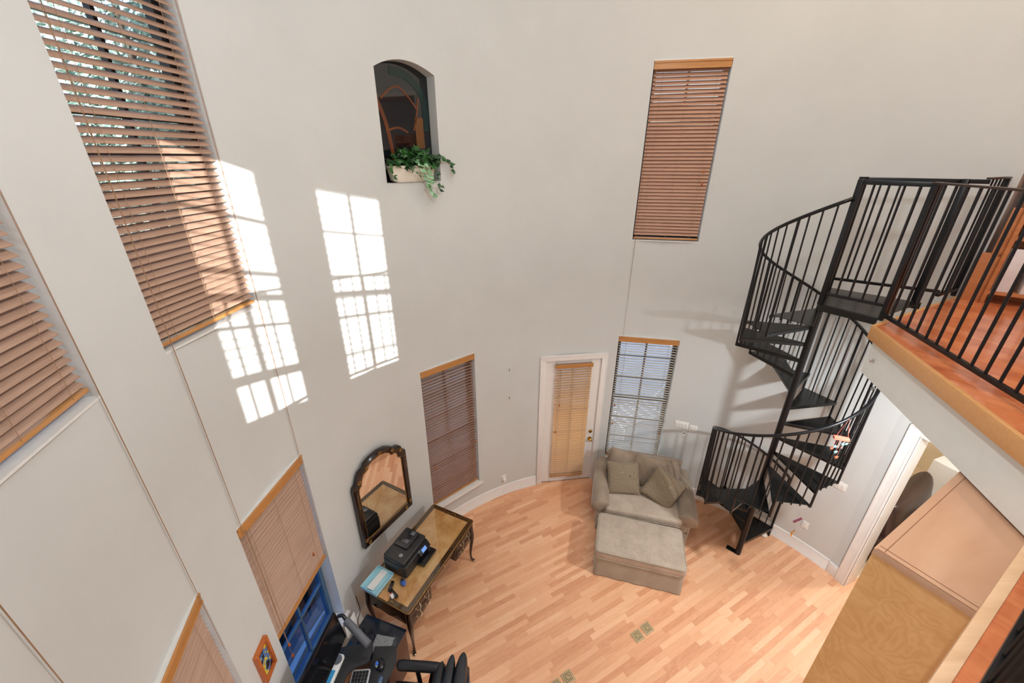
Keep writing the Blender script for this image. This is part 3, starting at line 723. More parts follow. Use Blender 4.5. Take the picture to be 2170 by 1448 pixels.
# landing
lq = [(0, 0), (2.835 - PX, 3.505 - PY), (3.115 - PX, 3.150 - PY), (3.80 - PX, 3.46 - PY), (3.70 - PX, 3.56 - PY)]
lq = [(0.0, 0.0), (-.42, -.50), (-.165, -.835), (.0, -.80), (.55, -.50), (.475, -.47), (.05, .05)]
m = MB(); m.prism([(0, .03), (-.425, -.505), (-.19, -.86), (.53, -.475)], LZ - .004, LZ + .006)
m.bar((-.425, -.505, LZ - .03), (-.19, -.86, LZ - .03), .012, .06); m.bar((0, .03, LZ - .03), (-.425, -.505, LZ - .03), .012, .06); m.bar((0, .03, LZ - .03), (.53, -.475, LZ - .03), .012, .06)
m.build('landing', M['tread'], ss, bevel=.002, seg=1)
def lrail(p, q, zt, zb, nb):
    m = MB(); m.bar((*p, zt), (*q, zt), .034, .034); m.build('landing_top_rail', M['black'], ss, bevel=.002)
    m = MB(); m.bar((*p, zb), (*q, zb), .026, .026); m.build('landing_bottom_rail', M['black'], ss, bevel=.002)
    for k in range(nb):
        t_ = (k + 1) / (nb + 1); x, y = p[0] + (q[0] - p[0]) * t_, p[1] + (q[1] - p[1]) * t_
        m = MB(); m.cyl((x, y, zb), (x, y, zt), .0085, n=8); m.build('landing_baluster', M['black'], ss, smooth='auto')
lrail((-.42, -.50), (-.135, -.86), 4.97, 4.035, 4)
lrail((0, 0), (.67, -.455), 4.97, 4.035, 5)
for (x, y) in ((-.422, -.505), (-.14, -.855), (.52, -.41)):
    m = MB(); m.box((x, y, 4.46), (.04, .04, 1.06), rad(30)); m.build('newel_post', M['black'], ss, bevel=.003)

# ------------------------------------------------------------------ bookcase on the loft
bc = thing('bookcase', 'orange wooden bookcase with white binders behind the loft railing', 'bookcase', (4.36, 3.55, LZ), rad(-38))
m = MB(); m.box((0, .13, .85), (.03, .26, 1.7)); m.build('side_panel', M['shelfwood'], bc, bevel=.003)
m = MB(); m.box((.78, .13, .85), (.03, .26, 1.7)); m.build('side_panel', M['shelfwood'], bc, bevel=.003)
m = MB(); m.box((.39, .25, .85), (.75, .012, 1.7)); m.build('back_panel', M['shelfwood'], bc)
m = MB(); m.box((-.075, .05, .22), (.12, .03, .44)); m.box((-.045, .05, .62), (.06, .03, .42)); m.build('side_wing', M['shelfwood'], bc, bevel=.003)
SH = [.1, .58, 1.06, 1.54]
for z in SH:
    m = MB(); m.box((.39, .125, z), (.75, .25, .03)); m.build('shelf', M['shelfwood'], bc, bevel=.002)
n_ = 0
desc = {0: 'lowest shelf', 1: 'second shelf'}
bproto = None
ang_b = rad(-38)
lab = iter(['white ring binder at the left end of the bookcase lowest shelf', 'white ring binder second on the bookcase lowest shelf', 'white ring binder third on the bookcase lowest shelf', 'white ring binder with pink flower at the left of the second shelf', 'white ring binder right of the pink flower one on the second shelf'])
for si, xs_ in ((0, (.06, .23, .39)), (1, (.10, .27))):
    for x in xs_:
        lo_ = Vector((x + .03, .125)); c_s, s_s = cos(ang_b), sin(ang_b)
        wx, wy = 4.36 + lo_.x * c_s - lo_.y * s_s, 3.55 + lo_.x * s_s + lo_.y * c_s
        b = thing('ring_binder', next(lab), 'binder', (wx, wy, LZ + SH[si] + .016), ang_b, 'white binders in the loft bookcase')
        m = MB(); m.box((-.063, 0, .19), (.004, .22, .38)); m.box((.063, 0, .19), (.004, .22, .38)); m.box((0, -.11, .19), (.128, .005, .38)); m.build('cover', M['binder'], b, bevel=.002)
        m = MB(); m.box((0, .01, .18), (.11, .2, .35)); m.build('pages', M['paper'], b)
        if si == 1 and x == .10:
            m = MB(); m.ell((0, -.114, .3), (.035, .003, .03)); m.build('pink_flower', plain('pink_print', srgb(226, 110, 150), .6), b)

# ------------------------------------------------------------------ plywood cabinet by the loft
cb = thing('tall_cabinet', 'tall plywood cabinet with pale flat top beside the loft edge', 'cabinet', (1.68, 1.302, 0), rad(29.0))
CW, CD, CH = 1.135, .36, 3.515
m = MB(); m.box((CW / 2, -CD / 2, CH - .019), (CW, CD, .036)); m.build('top', M['ply_top'], cb, bevel=.002)
m = MB()
m.box((.0035, -CD / 2, CH + .0005), (.004, CD - .02, .001)); m.box((CW / 2, -.035, CH + .0005), (CW - .02, .0025, .001)); m.box((.035, -CD / 2, CH + .0005), (.0025, CD - .02, .001)); m.build('edge_seam', plain('brown_seam', srgb(150, 104, 76), .6), cb)
m = MB(); m.box((.02, -(CD - .028) / 2, (CH - .037) / 2), (.018, CD - .028, CH - .037)); m.build('end_panel', M['ply'], cb)
m = MB(); m.box((CW / 2 + .01, -.012, (CH - .037) / 2), (CW - .03, .018, CH - .037)); m.build('side_panel', M['ply'], cb)
m = MB(); m.box((.018, -CD + .014, (CH - .037) / 2), (.03, .03, CH - .037)); m.build('corner_post', M['nosing'], cb)
m = MB(); m.box((CW / 2 + .02, -CD + .03, (CH - .037) / 2), (CW - .04, .018, CH - .037)); m.build('front_panel', M['ply'], cb)

# ------------------------------------------------------------------ sofa, pillows, ottoman
def rbox(c, d, r, seg=4):
    return MB().box(c, d)
def cushion(m, c, w, d, h, Mx=None, n=16, pinch=.06, p=2.6, seed=0, e=.42):
    rnd = random.Random(seed); Mx = Mx or Matrix.Identity(3); c = Vector(c); ph = [rnd.uniform(0, 6) for _ in range(4)]
    for sgn in (1, -1):
        vs = []
        for i in range(n + 1):
            for j in range(n + 1):
                u, v = 2 * i / n - 1, 2 * j / n - 1
                u, v = sin(u * pi / 2), sin(v * pi / 2)
                x = u * w / 2 * (1 - pinch * (1 - v * v)); y = v * d / 2 * (1 - pinch * (1 - u * u))
                hh = ((1 - abs(u) ** p) * (1 - abs(v) ** p)) ** e
                wob = 1 + .10 * sin(3.1 * u + ph[0]) * cos(2.7 * v + ph[1])
                vs.append(Mx @ Vector((x, y, sgn * h / 2 * hh * wob)) + c)
        N = n + 1
        m.add(vs, [((i * N + j), (i + 1) * N + j, (i + 1) * N + j + 1, i * N + j + 1) if sgn > 0 else ((i * N + j), i * N + j + 1, (i + 1) * N + j + 1, (i + 1) * N + j) for i in range(n) for j in range(n)])
    return m
SOA = rad(-14)
so = thing('loveseat', 'taupe chenille loveseat under the window right of the door', 'sofa', (2.03, 4.70, 0), SOA)
# local: x right along the sofa, y towards the wall, front is -y
m = MB(); m.box((0, -.0, .21), (1.24, .86, .38)); m.build('base', M['fabric'], so, bevel=.03, seg=3)
m = MB()
def skirt(mb, hx, y0, y1, z0, z1, amp=.006, step=.03):
    pts = []
    path = [(-hx, y1), (-hx, y0), (hx, y0), (hx, y1)]
    for a, b in zip(path, path[1:]):
        L = hypot(b[0] - a[0], b[1] - a[1]); n = int(L / step)
        for k in range(n): pts.append((a[0] + (b[0] - a[0]) * k / n, a[1] + (b[1] - a[1]) * k / n))
    pts.append(path[-1]); vs = []; s_ = 0
    for i, (x, y) in enumerate(pts):
        cx, cy = x, y; L = hypot(cx, cy); o_ = amp * sin(i * .9) + .4 * amp * sin(i * 2.3)
        vs += [(cx, cy, z1), (cx * (1 + (.012 + o_) / L), cy * (1 + (.012 + o_) / L), z0)]
    n = len(pts); mb.add(vs, [(2 * i, 2 * i + 1, 2 * i + 3, 2 * i + 2) for i in range(n - 1)])
    mb.add([(x * .985, y * .985, z) for x, y, z in vs], [(2 * i, 2 * i + 2, 2 * i + 3, 2 * i + 1) for i in range(n - 1)])
skirt(m, .635, -.44, .44, .015, .24); m.build('skirt', M['skirt'], so, smooth='auto')
m = MB(); m.box((0, -.14, .44), (1.06, .70, .13)); m.build('seat_cushion', M['fabric_l'], so, bevel=.045, seg=4)
m = MB(); m.tube([(-.53, -.47, .42), (-.53, -.50, .42), (-.5, -.51, .42), (.5, -.51, .42), (.53, -.48, .42), (.53, -.2, .42)], .008, 6); m.build('piping', M['fabric_p'], so, smooth=True)
for sx in (-1, 1):
    m = MB()
    # rolled arm: fat tapering tube, rounded at the front
    q = sp([(sx * .60, -.47, .47), (sx * .61, -.40, .485), (sx * .615, -.25, .515), (sx * .615, -.02, .545), (sx * .61, .2, .565), (sx * .59, .42, .58)], 8)
    rr = []
    for i in range(len(q)):
        f_ = i / (len(q) - 1); rr.append(.135 * sqrt(max(.004, 1 - (1 - min(1, f_ / .14)) ** 2)) * (1 - .12 * f_))
    m.tube(q, rr, 20)
    m.build('arm', M['fabric_p'], so, smooth=True)
    m = MB(); m.box((sx * .60, -.0, .3), (.13, .84, .38)); m.build('arm_panel', M['fabric'], so, bevel=.03, seg=3)
m = MB(); m.box((0, .39, .55), (1.10, .16, .64)); m.build('back_frame', M['fabric_p'], so, bevel=.06, seg=4)
m = MB(); cushion(m, (.05, .22, .70), 1.02, .50, .24, Matrix.Rotation(rad(68), 3, 'X'), seed=3, pinch=.04); m.build('back_cushion', M['fabric_p'], so, smooth=True, merge=True)
def on_sofa(x, y, z): return (2.03 + x * cos(SOA) - y * sin(SOA), 4.70 + x * sin(SOA) + y * cos(SOA), z)
def pillow(label, x, y, z, w, h, rx, rz_, ry, mat, seed, grp=None):
    t_ = thing('throw_pillow', label, 'pillow', on_sofa(x, y, z), SOA + rz_, grp); m = MB()
    Mx = Matrix.Rotation(rx, 3, 'X') @ Matrix.Rotation(ry, 3, 'Z'); cushion(m, (0, 0, 0), w, h, .15, Mx, seed=seed, pinch=.05)
    m.build('cover', M[mat], t_, smooth=True, merge=True)
    q = MB(); e = []
    for u, v in ((-1, -1), (1, -1), (1, 1), (-1, 1), (-1, -1)): e.append(Mx @ Vector((u * w / 2 * .985, v * h / 2 * .985, 0)))
    pts = []
    for a, b in zip(e, e[1:]):
        for k in range(8):
            t2 = k / 8; bow = .05 * (1 - (2 * t2 - 1) ** 2); p_ = a.lerp(b, t2); pts.append(p_ * (1 - bow))
    pts.append(pts[0]); q.tube(pts, .006, 6); q.build('piping', M['fabric_p'], t_, smooth=True)
    return t_
pillow('patterned square throw pillow at the left of the loveseat seat', -.30, -.03, .71, .48, .48, rad(56), rad(6), rad(3), 'damask', 11, 'throw pillows on the loveseat')
pillow('patterned square throw pillow turned at an angle on the right of the seat', .27, -.10, .70, .48, .48, rad(58), rad(-8), rad(-24), 'damask', 12, 'throw pillows on the loveseat')
pillow('plain taupe throw pillow tucked upright in the left back corner of the loveseat', -.33, .20, .84, .40, .36, rad(70), rad(4), rad(-8), 'fabric_p', 13, 'throw pillows on the loveseat')

ot = thing('ottoman', 'large skirted taupe ottoman in front of the loveseat', 'ottoman', (1.755, 3.855, 0), rad(-15.5))
m = MB(); m.box((0, 0, .39), (1.13, .66, .15)); m.build('cushion', M['fabric_l'], ot, bevel=.045, seg=4)
for z in (.33, .45):
    m = MB(); rp = rrect(.562, .327, .06, 5); m.tube([(x, y, z) for x, y in rp] + [(rp[0][0], rp[0][1], z)], .007, 6); m.build('piping', M['skirt'], ot, smooth=True)
m = MB(); m.box((0, 0, .2), (1.06, .60, .27)); m.build('base', M['skirt'], ot)
m = MB(); path = rrect(.555, .32, .03, 2); pts = []
for a, b in zip(path, path[1:] + path[:1]):
    L = hypot(b[0] - a[0], b[1] - a[1]); n = max(1, int(L / .03)); pts += [(a[0] + (b[0] - a[0]) * k / n, a[1] + (b[1] - a[1]) * k / n) for k in range(n)]
vs = []; n = len(pts)
for i, (x, y) in enumerate(pts):
    o_ = 1.012 + .012 * sin(i * .75) + .006 * sin(i * 1.9); vs += [(x, y, .32), (x * o_, y * (o_ + .02), .012)]
m.add(vs, [(2 * i, 2 * i + 1, 2 * ((i + 1) % n) + 1, 2 * ((i + 1) % n)) for i in range(n)]); m.build('skirt', M['skirt'], ot, smooth='auto')

# ------------------------------------------------------------------ desk
DSA = atan2(4.187 - 2.969, -1.065 + 1.657)             # long axis, back edge near wall
dk = thing('writing_desk', 'black lacquer writing desk with gilt leather top and curved legs', 'desk', (-1.657, 2.969, 0), DSA)
# local: x along the wall (1.355), y negative towards the room (.66)
LX, LY, TZ = 1.355, -.655, .76
def warp(p): return p
def rpoly(x0, y0, x1, y1, r, n=4):
    cx, cy = (x0 + x1) / 2, (y0 + y1) / 2; return [(cx + x, cy + y) for x, y in rrect(abs(x1 - x0) / 2, abs(y1 - y0) / 2, r, n)]
m = MB(); m.prism(rpoly(0, 0, LX, LY, .03), TZ - .025, TZ - .001); m.build('desk_top', M['lacquer'], dk, bevel=.006)
m = MB(); bw = .062
m.box((LX / 2, LY / 2, TZ + .0005), (LX - 2 * bw, -LY - 2 * bw, .002))
t = NT('gilt_leather'); v = t.coord(); nz = t.noise(v, 4, 5, .65, .4)
t.set(t.ramp(nz, [(.3, srgb(190, 122, 64)), (.5, srgb(222, 164, 104)), (.72, srgb(236, 192, 142))]), .35); M['gilt'] = t.mat
m.build('leather_panel', M['gilt'], dk)
# gold lattice border
t = NT('gold_lattice_on_lacquer'); v = t.coord((0, 0, rad(45)), (55, 55, 55)); sx = t.n('ShaderNodeSeparateXYZ'); t.l(v, sx.inputs[0])
fx = t.math('LESS_THAN', t.math('FRACT', sx.outputs[0]), .3); fy = t.math('LESS_THAN', t.math('FRACT', sx.outputs[1]), .3)
t.set(t.mix(t.math('MULTIPLY', t.math('MAXIMUM', fx, fy), .75), srgb(30, 18, 12), srgb(128, 88, 46)), .3, spec=.5); M['lattice'] = t.mat
m = MB(); s_ = .008
for (x0, y0, x1, y1) in ((s_, -s_, LX - s_, -bw), (s_, LY + bw, LX - s_, LY + s_), (s_, -bw, bw, LY + bw), (LX - bw, -bw, LX - s_, LY + bw)):
    m.box(((x0 + x1) / 2, (y0 + y1) / 2, TZ), (abs(x1 - x0), abs(y1 - y0), .002))
m.build('lattice_border', M['lattice'], dk)
for (cx, cy, lx, ly) in ((LX / 2, LY + .035, .42, .034), (LX / 2, -.035, .42, .034), (.035, LY / 2, .034, .2), (LX - .035, LY / 2, .034, .2)):
    m = MB(); m.box((cx, cy, TZ + .0015), (lx, ly, .002)); m.build('cartouche', M['lacquer'], dk)
    m = MB(); n = 14
    for k in range(n):
        f_ = (k + .5) / n - .5; x = cx + (f_ * lx if lx > ly else random.uniform(-.008, .008)); y = cy + (f_ * ly if ly > lx else random.uniform(-.008, .008))
        m.ell((x, y, TZ + .003), (random.uniform(.004, .011), random.uniform(.003, .008), .0015), 8, 4)
    m.build('gold_motif', M['gold'], dk)
m = MB(); m.prism(rpoly(.004, -.004, LX - .004, LY + .004, .03), TZ + .004, TZ + .009); m.build('glass_top', M['glasstop'], dk)
m = MB(); m.tube([(x, y, TZ - .002) for x, y in rpoly(0.0, 0.0, LX, LY, .03) + rpoly(0.0, 0.0, LX, LY, .03)[:1]], .004, 6); m.build('gilt_edge', M['gold'], dk, smooth=True)
# aprons and drawer pedestals
def scallop(x0, x1, zt, depth, n=16):
    return [(x0, zt), (x1, zt)] + [(x1 + (x0 - x1) * k / n, zt - depth * (.55 + .45 * abs(cos(pi * 2 * k / n)))) for k in range(n + 1)]
ap = MB(); ap.prismxz(scallop(.03, LX - .03, TZ - .025, .17), -.035, -.015); ap.build('back_apron', M['lacquer'], dk)
for xe in (.022, LX - .04):
    e = MB(); q = MB().prismxz(scallop(.03, .625, TZ - .025, .24), 0, .018); e.add([(xe + y, -x, z) for x, y, z in q.v], q.f); e.build('side_apron', M['lacquer'], dk)
def bow(m, x0, x1, z0, z1, y0, y1, bulge, n=8):
    poly = [(x0, y0)] + [(x0 + (x1 - x0) * k / n, y1 - bulge * sin(pi * k / n)) for k in range(n + 1)] + [(x1, y0)]
    m.prism(poly, z0, z1)
for (x0, x1) in ((.045, .42), (LX - .42, LX - .045)):
    m = MB(); bow(m, x0, x1, .45, TZ - .026, -.06, LY + .03, .008); m.build('pedestal', M['lacquer'], dk, bevel=.004)
    for (z0, z1) in ((.61, .72), (.47, .60)):
        dr = MB(); bow(dr, x0 + .02, x1 - .02, z0, z1, LY + .04, LY + .022, .010); dr = dr.build('drawer', M['lacquer'], dk, bevel=.004)
        for sx in (-1, 1):
            h = MB(); cx = (x0 + x1) / 2 + sx * .075; zc = (z0 + z1) / 2 + .012
            h.tube(sp([(cx - .032, LY + .008, zc), (cx - .026, LY - .012, zc - .02), (cx, LY - .018, zc - .028), (cx + .026, LY - .012, zc - .02), (cx + .032, LY + .008, zc)], 4), .0035, 6)
            h.ell((cx - .032, LY + .008, zc + .003), (.011, .004, .012)); h.ell((cx + .032, LY + .008, zc + .003), (.011, .004, .012))
            h.build('handle', M['nickel'], dr, smooth=True)
m = MB(); bow(m, .43, LX - .43, .64, TZ - .026, -.06, LY + .035, .004); m.build('centre_drawer', M['lacquer'], dk, bevel=.004)
m = MB(); m.ell((LX / 2, LY + .02, .69), (.012, .014, .012)); m.build('knob', M['nickel'], dk, smooth=True)
for (x, y, sx, sy) in ((.04, -.04, -1, 1), (LX - .04, -.04, 1, 1), (.04, LY + .04, -1, -1), (LX - .04, LY + .04, 1, -1)):
    m = MB(); k = .5 ** .5
    pr = [(0, .73, .034), (.004, .6, .036), (.014, .5, .034), (.012, .4, .027), (-.002, .28, .02), (-.012, .16, .015), (-.008, .08, .0135), (.01, .03, .016), (.026, .008, .02)]
    q = sp([(x + sx * k * o_, y + sy * k * o_, z) for o_, z, _ in pr], 5); rr = [r_[0] for r_ in sp([(r_, 0) for _, _, r_ in pr], 5)]
    lg = m.tube(q, rr, 12).build('leg', M['lacquer'], dk, smooth=True)
    f = MB(); f.ell((x + sx * k * .028, y + sy * k * .028, .012), (.022, .022, .012)); f.build('foot_cap', M['nickel'], lg, smooth=True)
def on_desk(x, y, z=TZ + .009): return (-1.657 + x * cos(DSA) - y * sin(DSA), 2.969 + x * sin(DSA) + y * cos(DSA), z)
# printer
pr_ = thing('printer', 'black inkjet printer with lit screen on the writing desk', 'printer', on_desk(.52, -.235), DSA)
m = MB(); m.prism(rpoly(-.22, .17, .22, -.155, .03), 0, .17); m.build('body', M['plastic'], pr_, bevel=.012, seg=3)
m = MB(); m.prism(rpoly(-.215, .165, .215, -.13, .03), .171, .225); m.build('scanner_lid', M['plastic'], pr_, bevel=.014, seg=3)
m = MB(); m.prism(rpoly(-.05, .15, .2, -.05, .02), .226, .25); m.build('document_feeder', M['plastic'], pr_, bevel=.01)
m = MB(); m.box((.09, .06, .252), (.17, .10, .006)); m.build('feeder_recess', M['plastic_d'], pr_, bevel=.002)
m = MB(); m.box((.03, .01, .256), (.05, .05, .008)); m.box((.15, .01, .256), (.05, .05, .008)); m.build('paper_guide', M['grey_pl'], pr_, bevel=.002)
m = MB(); m.box((.11, -.165, .14), (.19, .02, .07), M=Matrix.Rotation(rad(-35), 3, 'X')); m.build('control_panel', M['plastic_d'], pr_, bevel=.004)
m = MB(); m.box((.1, -.177, .149), (.075, .003, .045), M=Matrix.Rotation(rad(-35), 3, 'X')); m.build('screen', emit('lit_blue_screen', srgb(120, 165, 240), .9), pr_)
m = MB(); m.box((.10, -.2, .04), (.24, .11, .03)); m.box((.10, -.2, .062), (.20, .1, .006)); m.build('output_tray', M['plastic_d'], pr_, bevel=.004)
def text_mesh(txt, size, mat, parent, loc, rot, name='lettering', depth=.0008):
    cu = bpy.data.curves.new('t', 'FONT'); cu.body = txt; cu.size = size; cu.extrude = depth; cu.align_x = 'CENTER'; cu.align_y = 'CENTER'; cu.shear = .25
    o = bpy.data.objects.new('t', cu); COL.objects.link(o); dg = bpy.context.evaluated_depsgraph_get(); me = bpy.data.meshes.new_from_object(o.evaluated_get(dg))
    bpy.data.objects.remove(o); n = bpy.data.objects.new(name, me); me.materials.clear(); me.materials.append(mat); link(n, parent); n.location = loc; n.rotation_euler = rot; return n
m = MB(); m.cyl((-.13, -.03, .2245), (-.13, -.03, .2262), .021, n=24); m.build('logo_disc', M['silver'], pr_)
text_mesh('hp', .026, M['plastic_d'], pr_, (-.13, -.028, .2268), (0, 0, 0))
# pale blue tray with envelope
tr_ = thing('paper_tray', 'pale blue open box tray leaning beside the printer', 'tray', on_desk(.13, -.12), DSA)
m = MB(); Rx = Matrix.Rotation(rad(0), 3, 'X')
m.box((0, 0, .015), (.28, .22, .006)); m.box((0, .11, .035), (.28, .006, .045)); m.box((0, -.11, .03), (.28, .006, .03)); m.box((-.14, 0, .035), (.006, .22, .045)); m.box((.14, 0, .035), (.006, .22, .045)); m.box((0, 0, .006), (.27, .21, .012)); m.build('tray_body', M['cyan'], tr_, bevel=.002)
en = thing('envelope', 'long white envelope lying in the pale blue tray', 'envelope', on_desk(.14, -.115, TZ + .045), DSA + rad(4))
m = MB(); m.box((0, 0, 0), (.26, .085, .004), M=Matrix.Rotation(rad(6), 3, 'Y')); m.build('sheet', M['paper'], en)
ms = thing('computer_mouse', 'blue and black mouse lying in front of the printer', 'mouse', on_desk(.25, -.385), DSA + rad(60))
m = MB(); m.ell((0, 0, .018), (.05, .03, .018)); m.build('shell', M['blue'], ms, smooth=True)
m = MB(); m.ell((.02, 0, .024), (.03, .022, .016)); m.build('button_cap', M['plastic'], ms, smooth=True)
nb = thing('notepad', 'tan notepad at the back corner of the desk, under the tray end', 'notepad', on_desk(.05, -.30, TZ + .009), DSA)
m = MB(); m.box((0, 0, .004), (.09, .13, .008)); m.build('pages', plain('tan_paper', srgb(190, 140, 90), .7), nb)
br_ = thing('power_adapter', 'black folded power adapter with a white and red label on the desk edge', 'adapter', on_desk(.10, -.34, TZ + .0175), DSA)
m = MB(); m.box((.05, .04, .02), (.11, .035, .03), rad(20)); m.box((.0, -.04, .012), (.04, .12, .02), rad(-15)); m.build('case', M['plastic_d'], br_, bevel=.003)
m = MB(); m.box((-.03, -.04, .014), (.03, .055, .022), rad(-25)); m.build('label', M['paper'], br_); m = MB(); m.box((-.02, -.02, .026), (.02, .012, .002), rad(-25)); m.build('red_mark', plain('red_print', srgb(200, 40, 40), .5), br_)

# ------------------------------------------------------------------ wall mirror
loc, rz, hw = frame_at(145.2, 160.0)
mr = thing('wall_mirror', 'black and gold arched mirror hanging above the writing desk', 'mirror', (loc[0], loc[1], 0), rz)
mo = -.045
crest = [(-.415, 1.86), (-.405, 1.90), (-.36, 1.93), (-.34, 1.985), (-.30, 2.045), (-.235, 2.06), (-.205, 2.10), (-.12, 2.125), (0, 2.13), (.12, 2.10), (.20, 2.05), (.235, 2.0), (.30, 1.99), (.345, 1.95), (.36, 1.885), (.405, 1.86), (.415, 1.82)]
def shear(x, z): return (x, z - (x + .0) * .07)
def crestf(k): # outline, k = inset factor
    pts = []
    for x, z in crest:
        z_ = z + .0 * x
        cx, cz = 0, 1.5; L = hypot(x - cx, z - cz); f_ = max(0, 1 - k / max(abs(x - cx), .34)) if False else 1
        pts.append((x * (1 - k / .42), z - k * (1.0 if abs(x) < .38 else 1.0)))
    return pts
def outline(k): return [(-.415 + k, .99 + k), (.415 - k, .93 + k)] + [(x, z) for x, z in reversed(crestf(k))]
fo, fi = outline(0), outline(.075); n = len(fo)
m = MB()
def loft2(m, A, ya, B, yb, flip=False):
    n = len(A); vs = [(x, ya, z) for x, z in A] + [(x, yb, z) for x, z in B]
    m.add(vs, [((i, (i + 1) % n, n + (i + 1) % n, n + i) if not flip else (n + i, n + (i + 1) % n, (i + 1) % n, i)) for i in range(n)])
loft2(m, outline(0), mo + .03, outline(0), mo - .012); loft2(m, outline(0), mo - .012, outline(.02), mo - .024); loft2(m, outline(.02), mo - .024, outline(.06), mo - .01); loft2(m, outline(.06), mo - .01, outline(.075), mo + .006)
m.build('frame', M['lacquer'], mr, smooth='auto')
m = MB(); m.prismxz(outline(.07), mo + .004, mo + .012); m.build('mirror_glass', M['mirror'], mr)
m = MB(); q = [(x, mo + .0, z) for x, z in outline(.078)]; m.tube(q + q[:1], .003, 6); m.build('gilt_fillet', M['gold'], mr, smooth=True)
def orn(cx, cz, s, mir=1):
    m = MB()
    for a0, r0 in ((0, 1), (2.1, .8), (4.2, .9)):
        pts = [(cx + mir * s * r0 * .5 * cos(a0 + k * .5) * (1 - k * .07), mo - .022, cz + s * r0 * .5 * sin(a0 + k * .5) * (1 - k * .07)) for k in range(8)]
        m.tube(pts, .0035, 5)
    m.build('gold_scroll', M['gold'], mr, smooth=True)
for cx, cz, s_, mi_ in ((-.2, 2.03, .06, 1), (0, 2.09, .06, 1), (.2, 1.99, .05, -1), (-.33, 1.93, .05, 1), (.33, 1.9, .05, -1), (-.375, 1.1, .05, 1), (.375, 1.04, .05, -1), (-.34, 1.03, .05, 1), (.3, .985, .05, -1)): orn(cx, cz, s_, mi_)
for sx in (-1, 1):
    m = MB()
    for k in range(7): m.tube([(sx * .38 - .012, mo - .018, 1.78 - k * .03), (sx * .38, mo - .024, 1.79 - k * .03), (sx * .38 + .012, mo - .018, 1.78 - k * .03)], .003, 5)
    m.build('gold_leaf_row', M['gold'], mr, smooth=True)

# ------------------------------------------------------------------ small picture
pa = 185.3; p_ = P(pa, R); pc = thing('picture', 'small orange-framed picture between the lower windows', 'picture', (p_.x, p_.y, 1.58), rad(pa - 90) + rad(0))
m = MB(); fw, fh, ft = .17, .34, .02
for x in (-fw / 2 + .012, fw / 2 - .012): m.box((x, -.018, 0), (.024, .035, fh))
for z in (-fh / 2 + .012, fh / 2 - .012): m.box((0, -.018, z), (fw - .05, .035, .024))
m.build('frame', M['frame_o'], pc, bevel=.002)
t = NT('abstract_yellow_blue_print'); v = t.coord((0, 0, 0), (14, 14, 14)); n_ = t.noise(v, .9, 2, .5)
r_ = t.ramp(n_, [(.36, srgb(30, 30, 34)), (.46, srgb(84, 120, 170)), (.55, srgb(220, 200, 50)), (.62, srgb(150, 140, 110))]); r_.node.color_ramp.interpolation = 'CONSTANT'; t.set(r_, .4)
m = MB(); m.box((0, -.008, 0), (fw - .04, .008, fh - .04)); m.build('print', t.mat, pc)

# ------------------------------------------------------------------ plates, hooks, outlets
def plate(nm, label, a, z, w_, h_, kind, group=None):
    p = P(a, R - .001); t_ = thing(nm, label, kind, (p.x, p.y, z), rad(a - 90), group)
    m = MB(); m.box((0, -.004, 0), (w_, .008, h_)); m.build('cover_plate', M['plate'], t_, bevel=.003)
    return t_
def gang(t_, n, w_, typ):
    for k in range(n):
        x = (k - (n - 1) / 2) * .046
        if typ == 'switch':
            m = MB(); m.box((x, -.011, 0), (.03, .008, .06)); m.build('rocker', M['trim'], t_, bevel=.002)
        else:
            for s in (-1, 1):
                m = MB(); m.box((x, -.009, s * .02), (.028, .004, .026)); m.box((x - .005, -.0115, s * .02), (.002, .002, .01)); m.box((x + .005, -.0115, s * .02), (.002, .002, .01)); m.build('receptacle', M['jamb'], t_, bevel=.001)
g = plate('light_switch', 'wide white four-rocker light switch plate right of the sofa window', 67.3, 1.335, .2, .115, 'switch'); gang(g, 4, .2, 'switch')
g = plate('wall_outlet', 'white two-gang plate just right of the four-rocker switch plate', 64.3, 1.31, .115, .115, 'outlet'); gang(g, 2, .115, 'outlet')
g = plate('thermostat', 'tiny white thermostat under the switch plates', 66.2, 1.18, .05, .075, 'thermostat'); m = MB(); m.box((0, -.010, .012), (.026, .004, .02)); m.build('display', M['grey_pl'], g)
g = plate('wall_outlet', 'white outlet low on the wall behind the spiral staircase', 35.3, .47, .075, .12, 'outlet'); gang(g, 1, .07, 'outlet')
g = plate('light_switch', 'white double switch plate beside the spiral staircase treads', 32.3, 1.33, .12, .12, 'switch'); gang(g, 2, .12, 'switch')
g = plate('wall_outlet', 'white outlet low on the wall left of the door', 116.8, .34, .075, .12, 'outlet'); gang(g, 1, .07, 'outlet')
m = MB(); m.box((0, -.03, -.02), (.045, .04, .05)); m.build('plugged_adapter', M['plate'], g, bevel=.004)
for zz, lb in ((2.338, 'upper of two tiny bare nail hooks on the wall left of the door'), (1.863, 'lower of two tiny bare nail hooks on the wall left of the door')):
    p = P(115, R); t_ = thing('picture_hook', lb, 'hook', (p.x, p.y, zz), rad(25), 'nail hooks left of the door'); m = MB(); m.tube([(0, 0, .012), (0, -.012, .008), (0, -.014, -.01), (0, -.004, -.016)], .0035, 6); m.build('hook_wire', M['bronze'], t_)

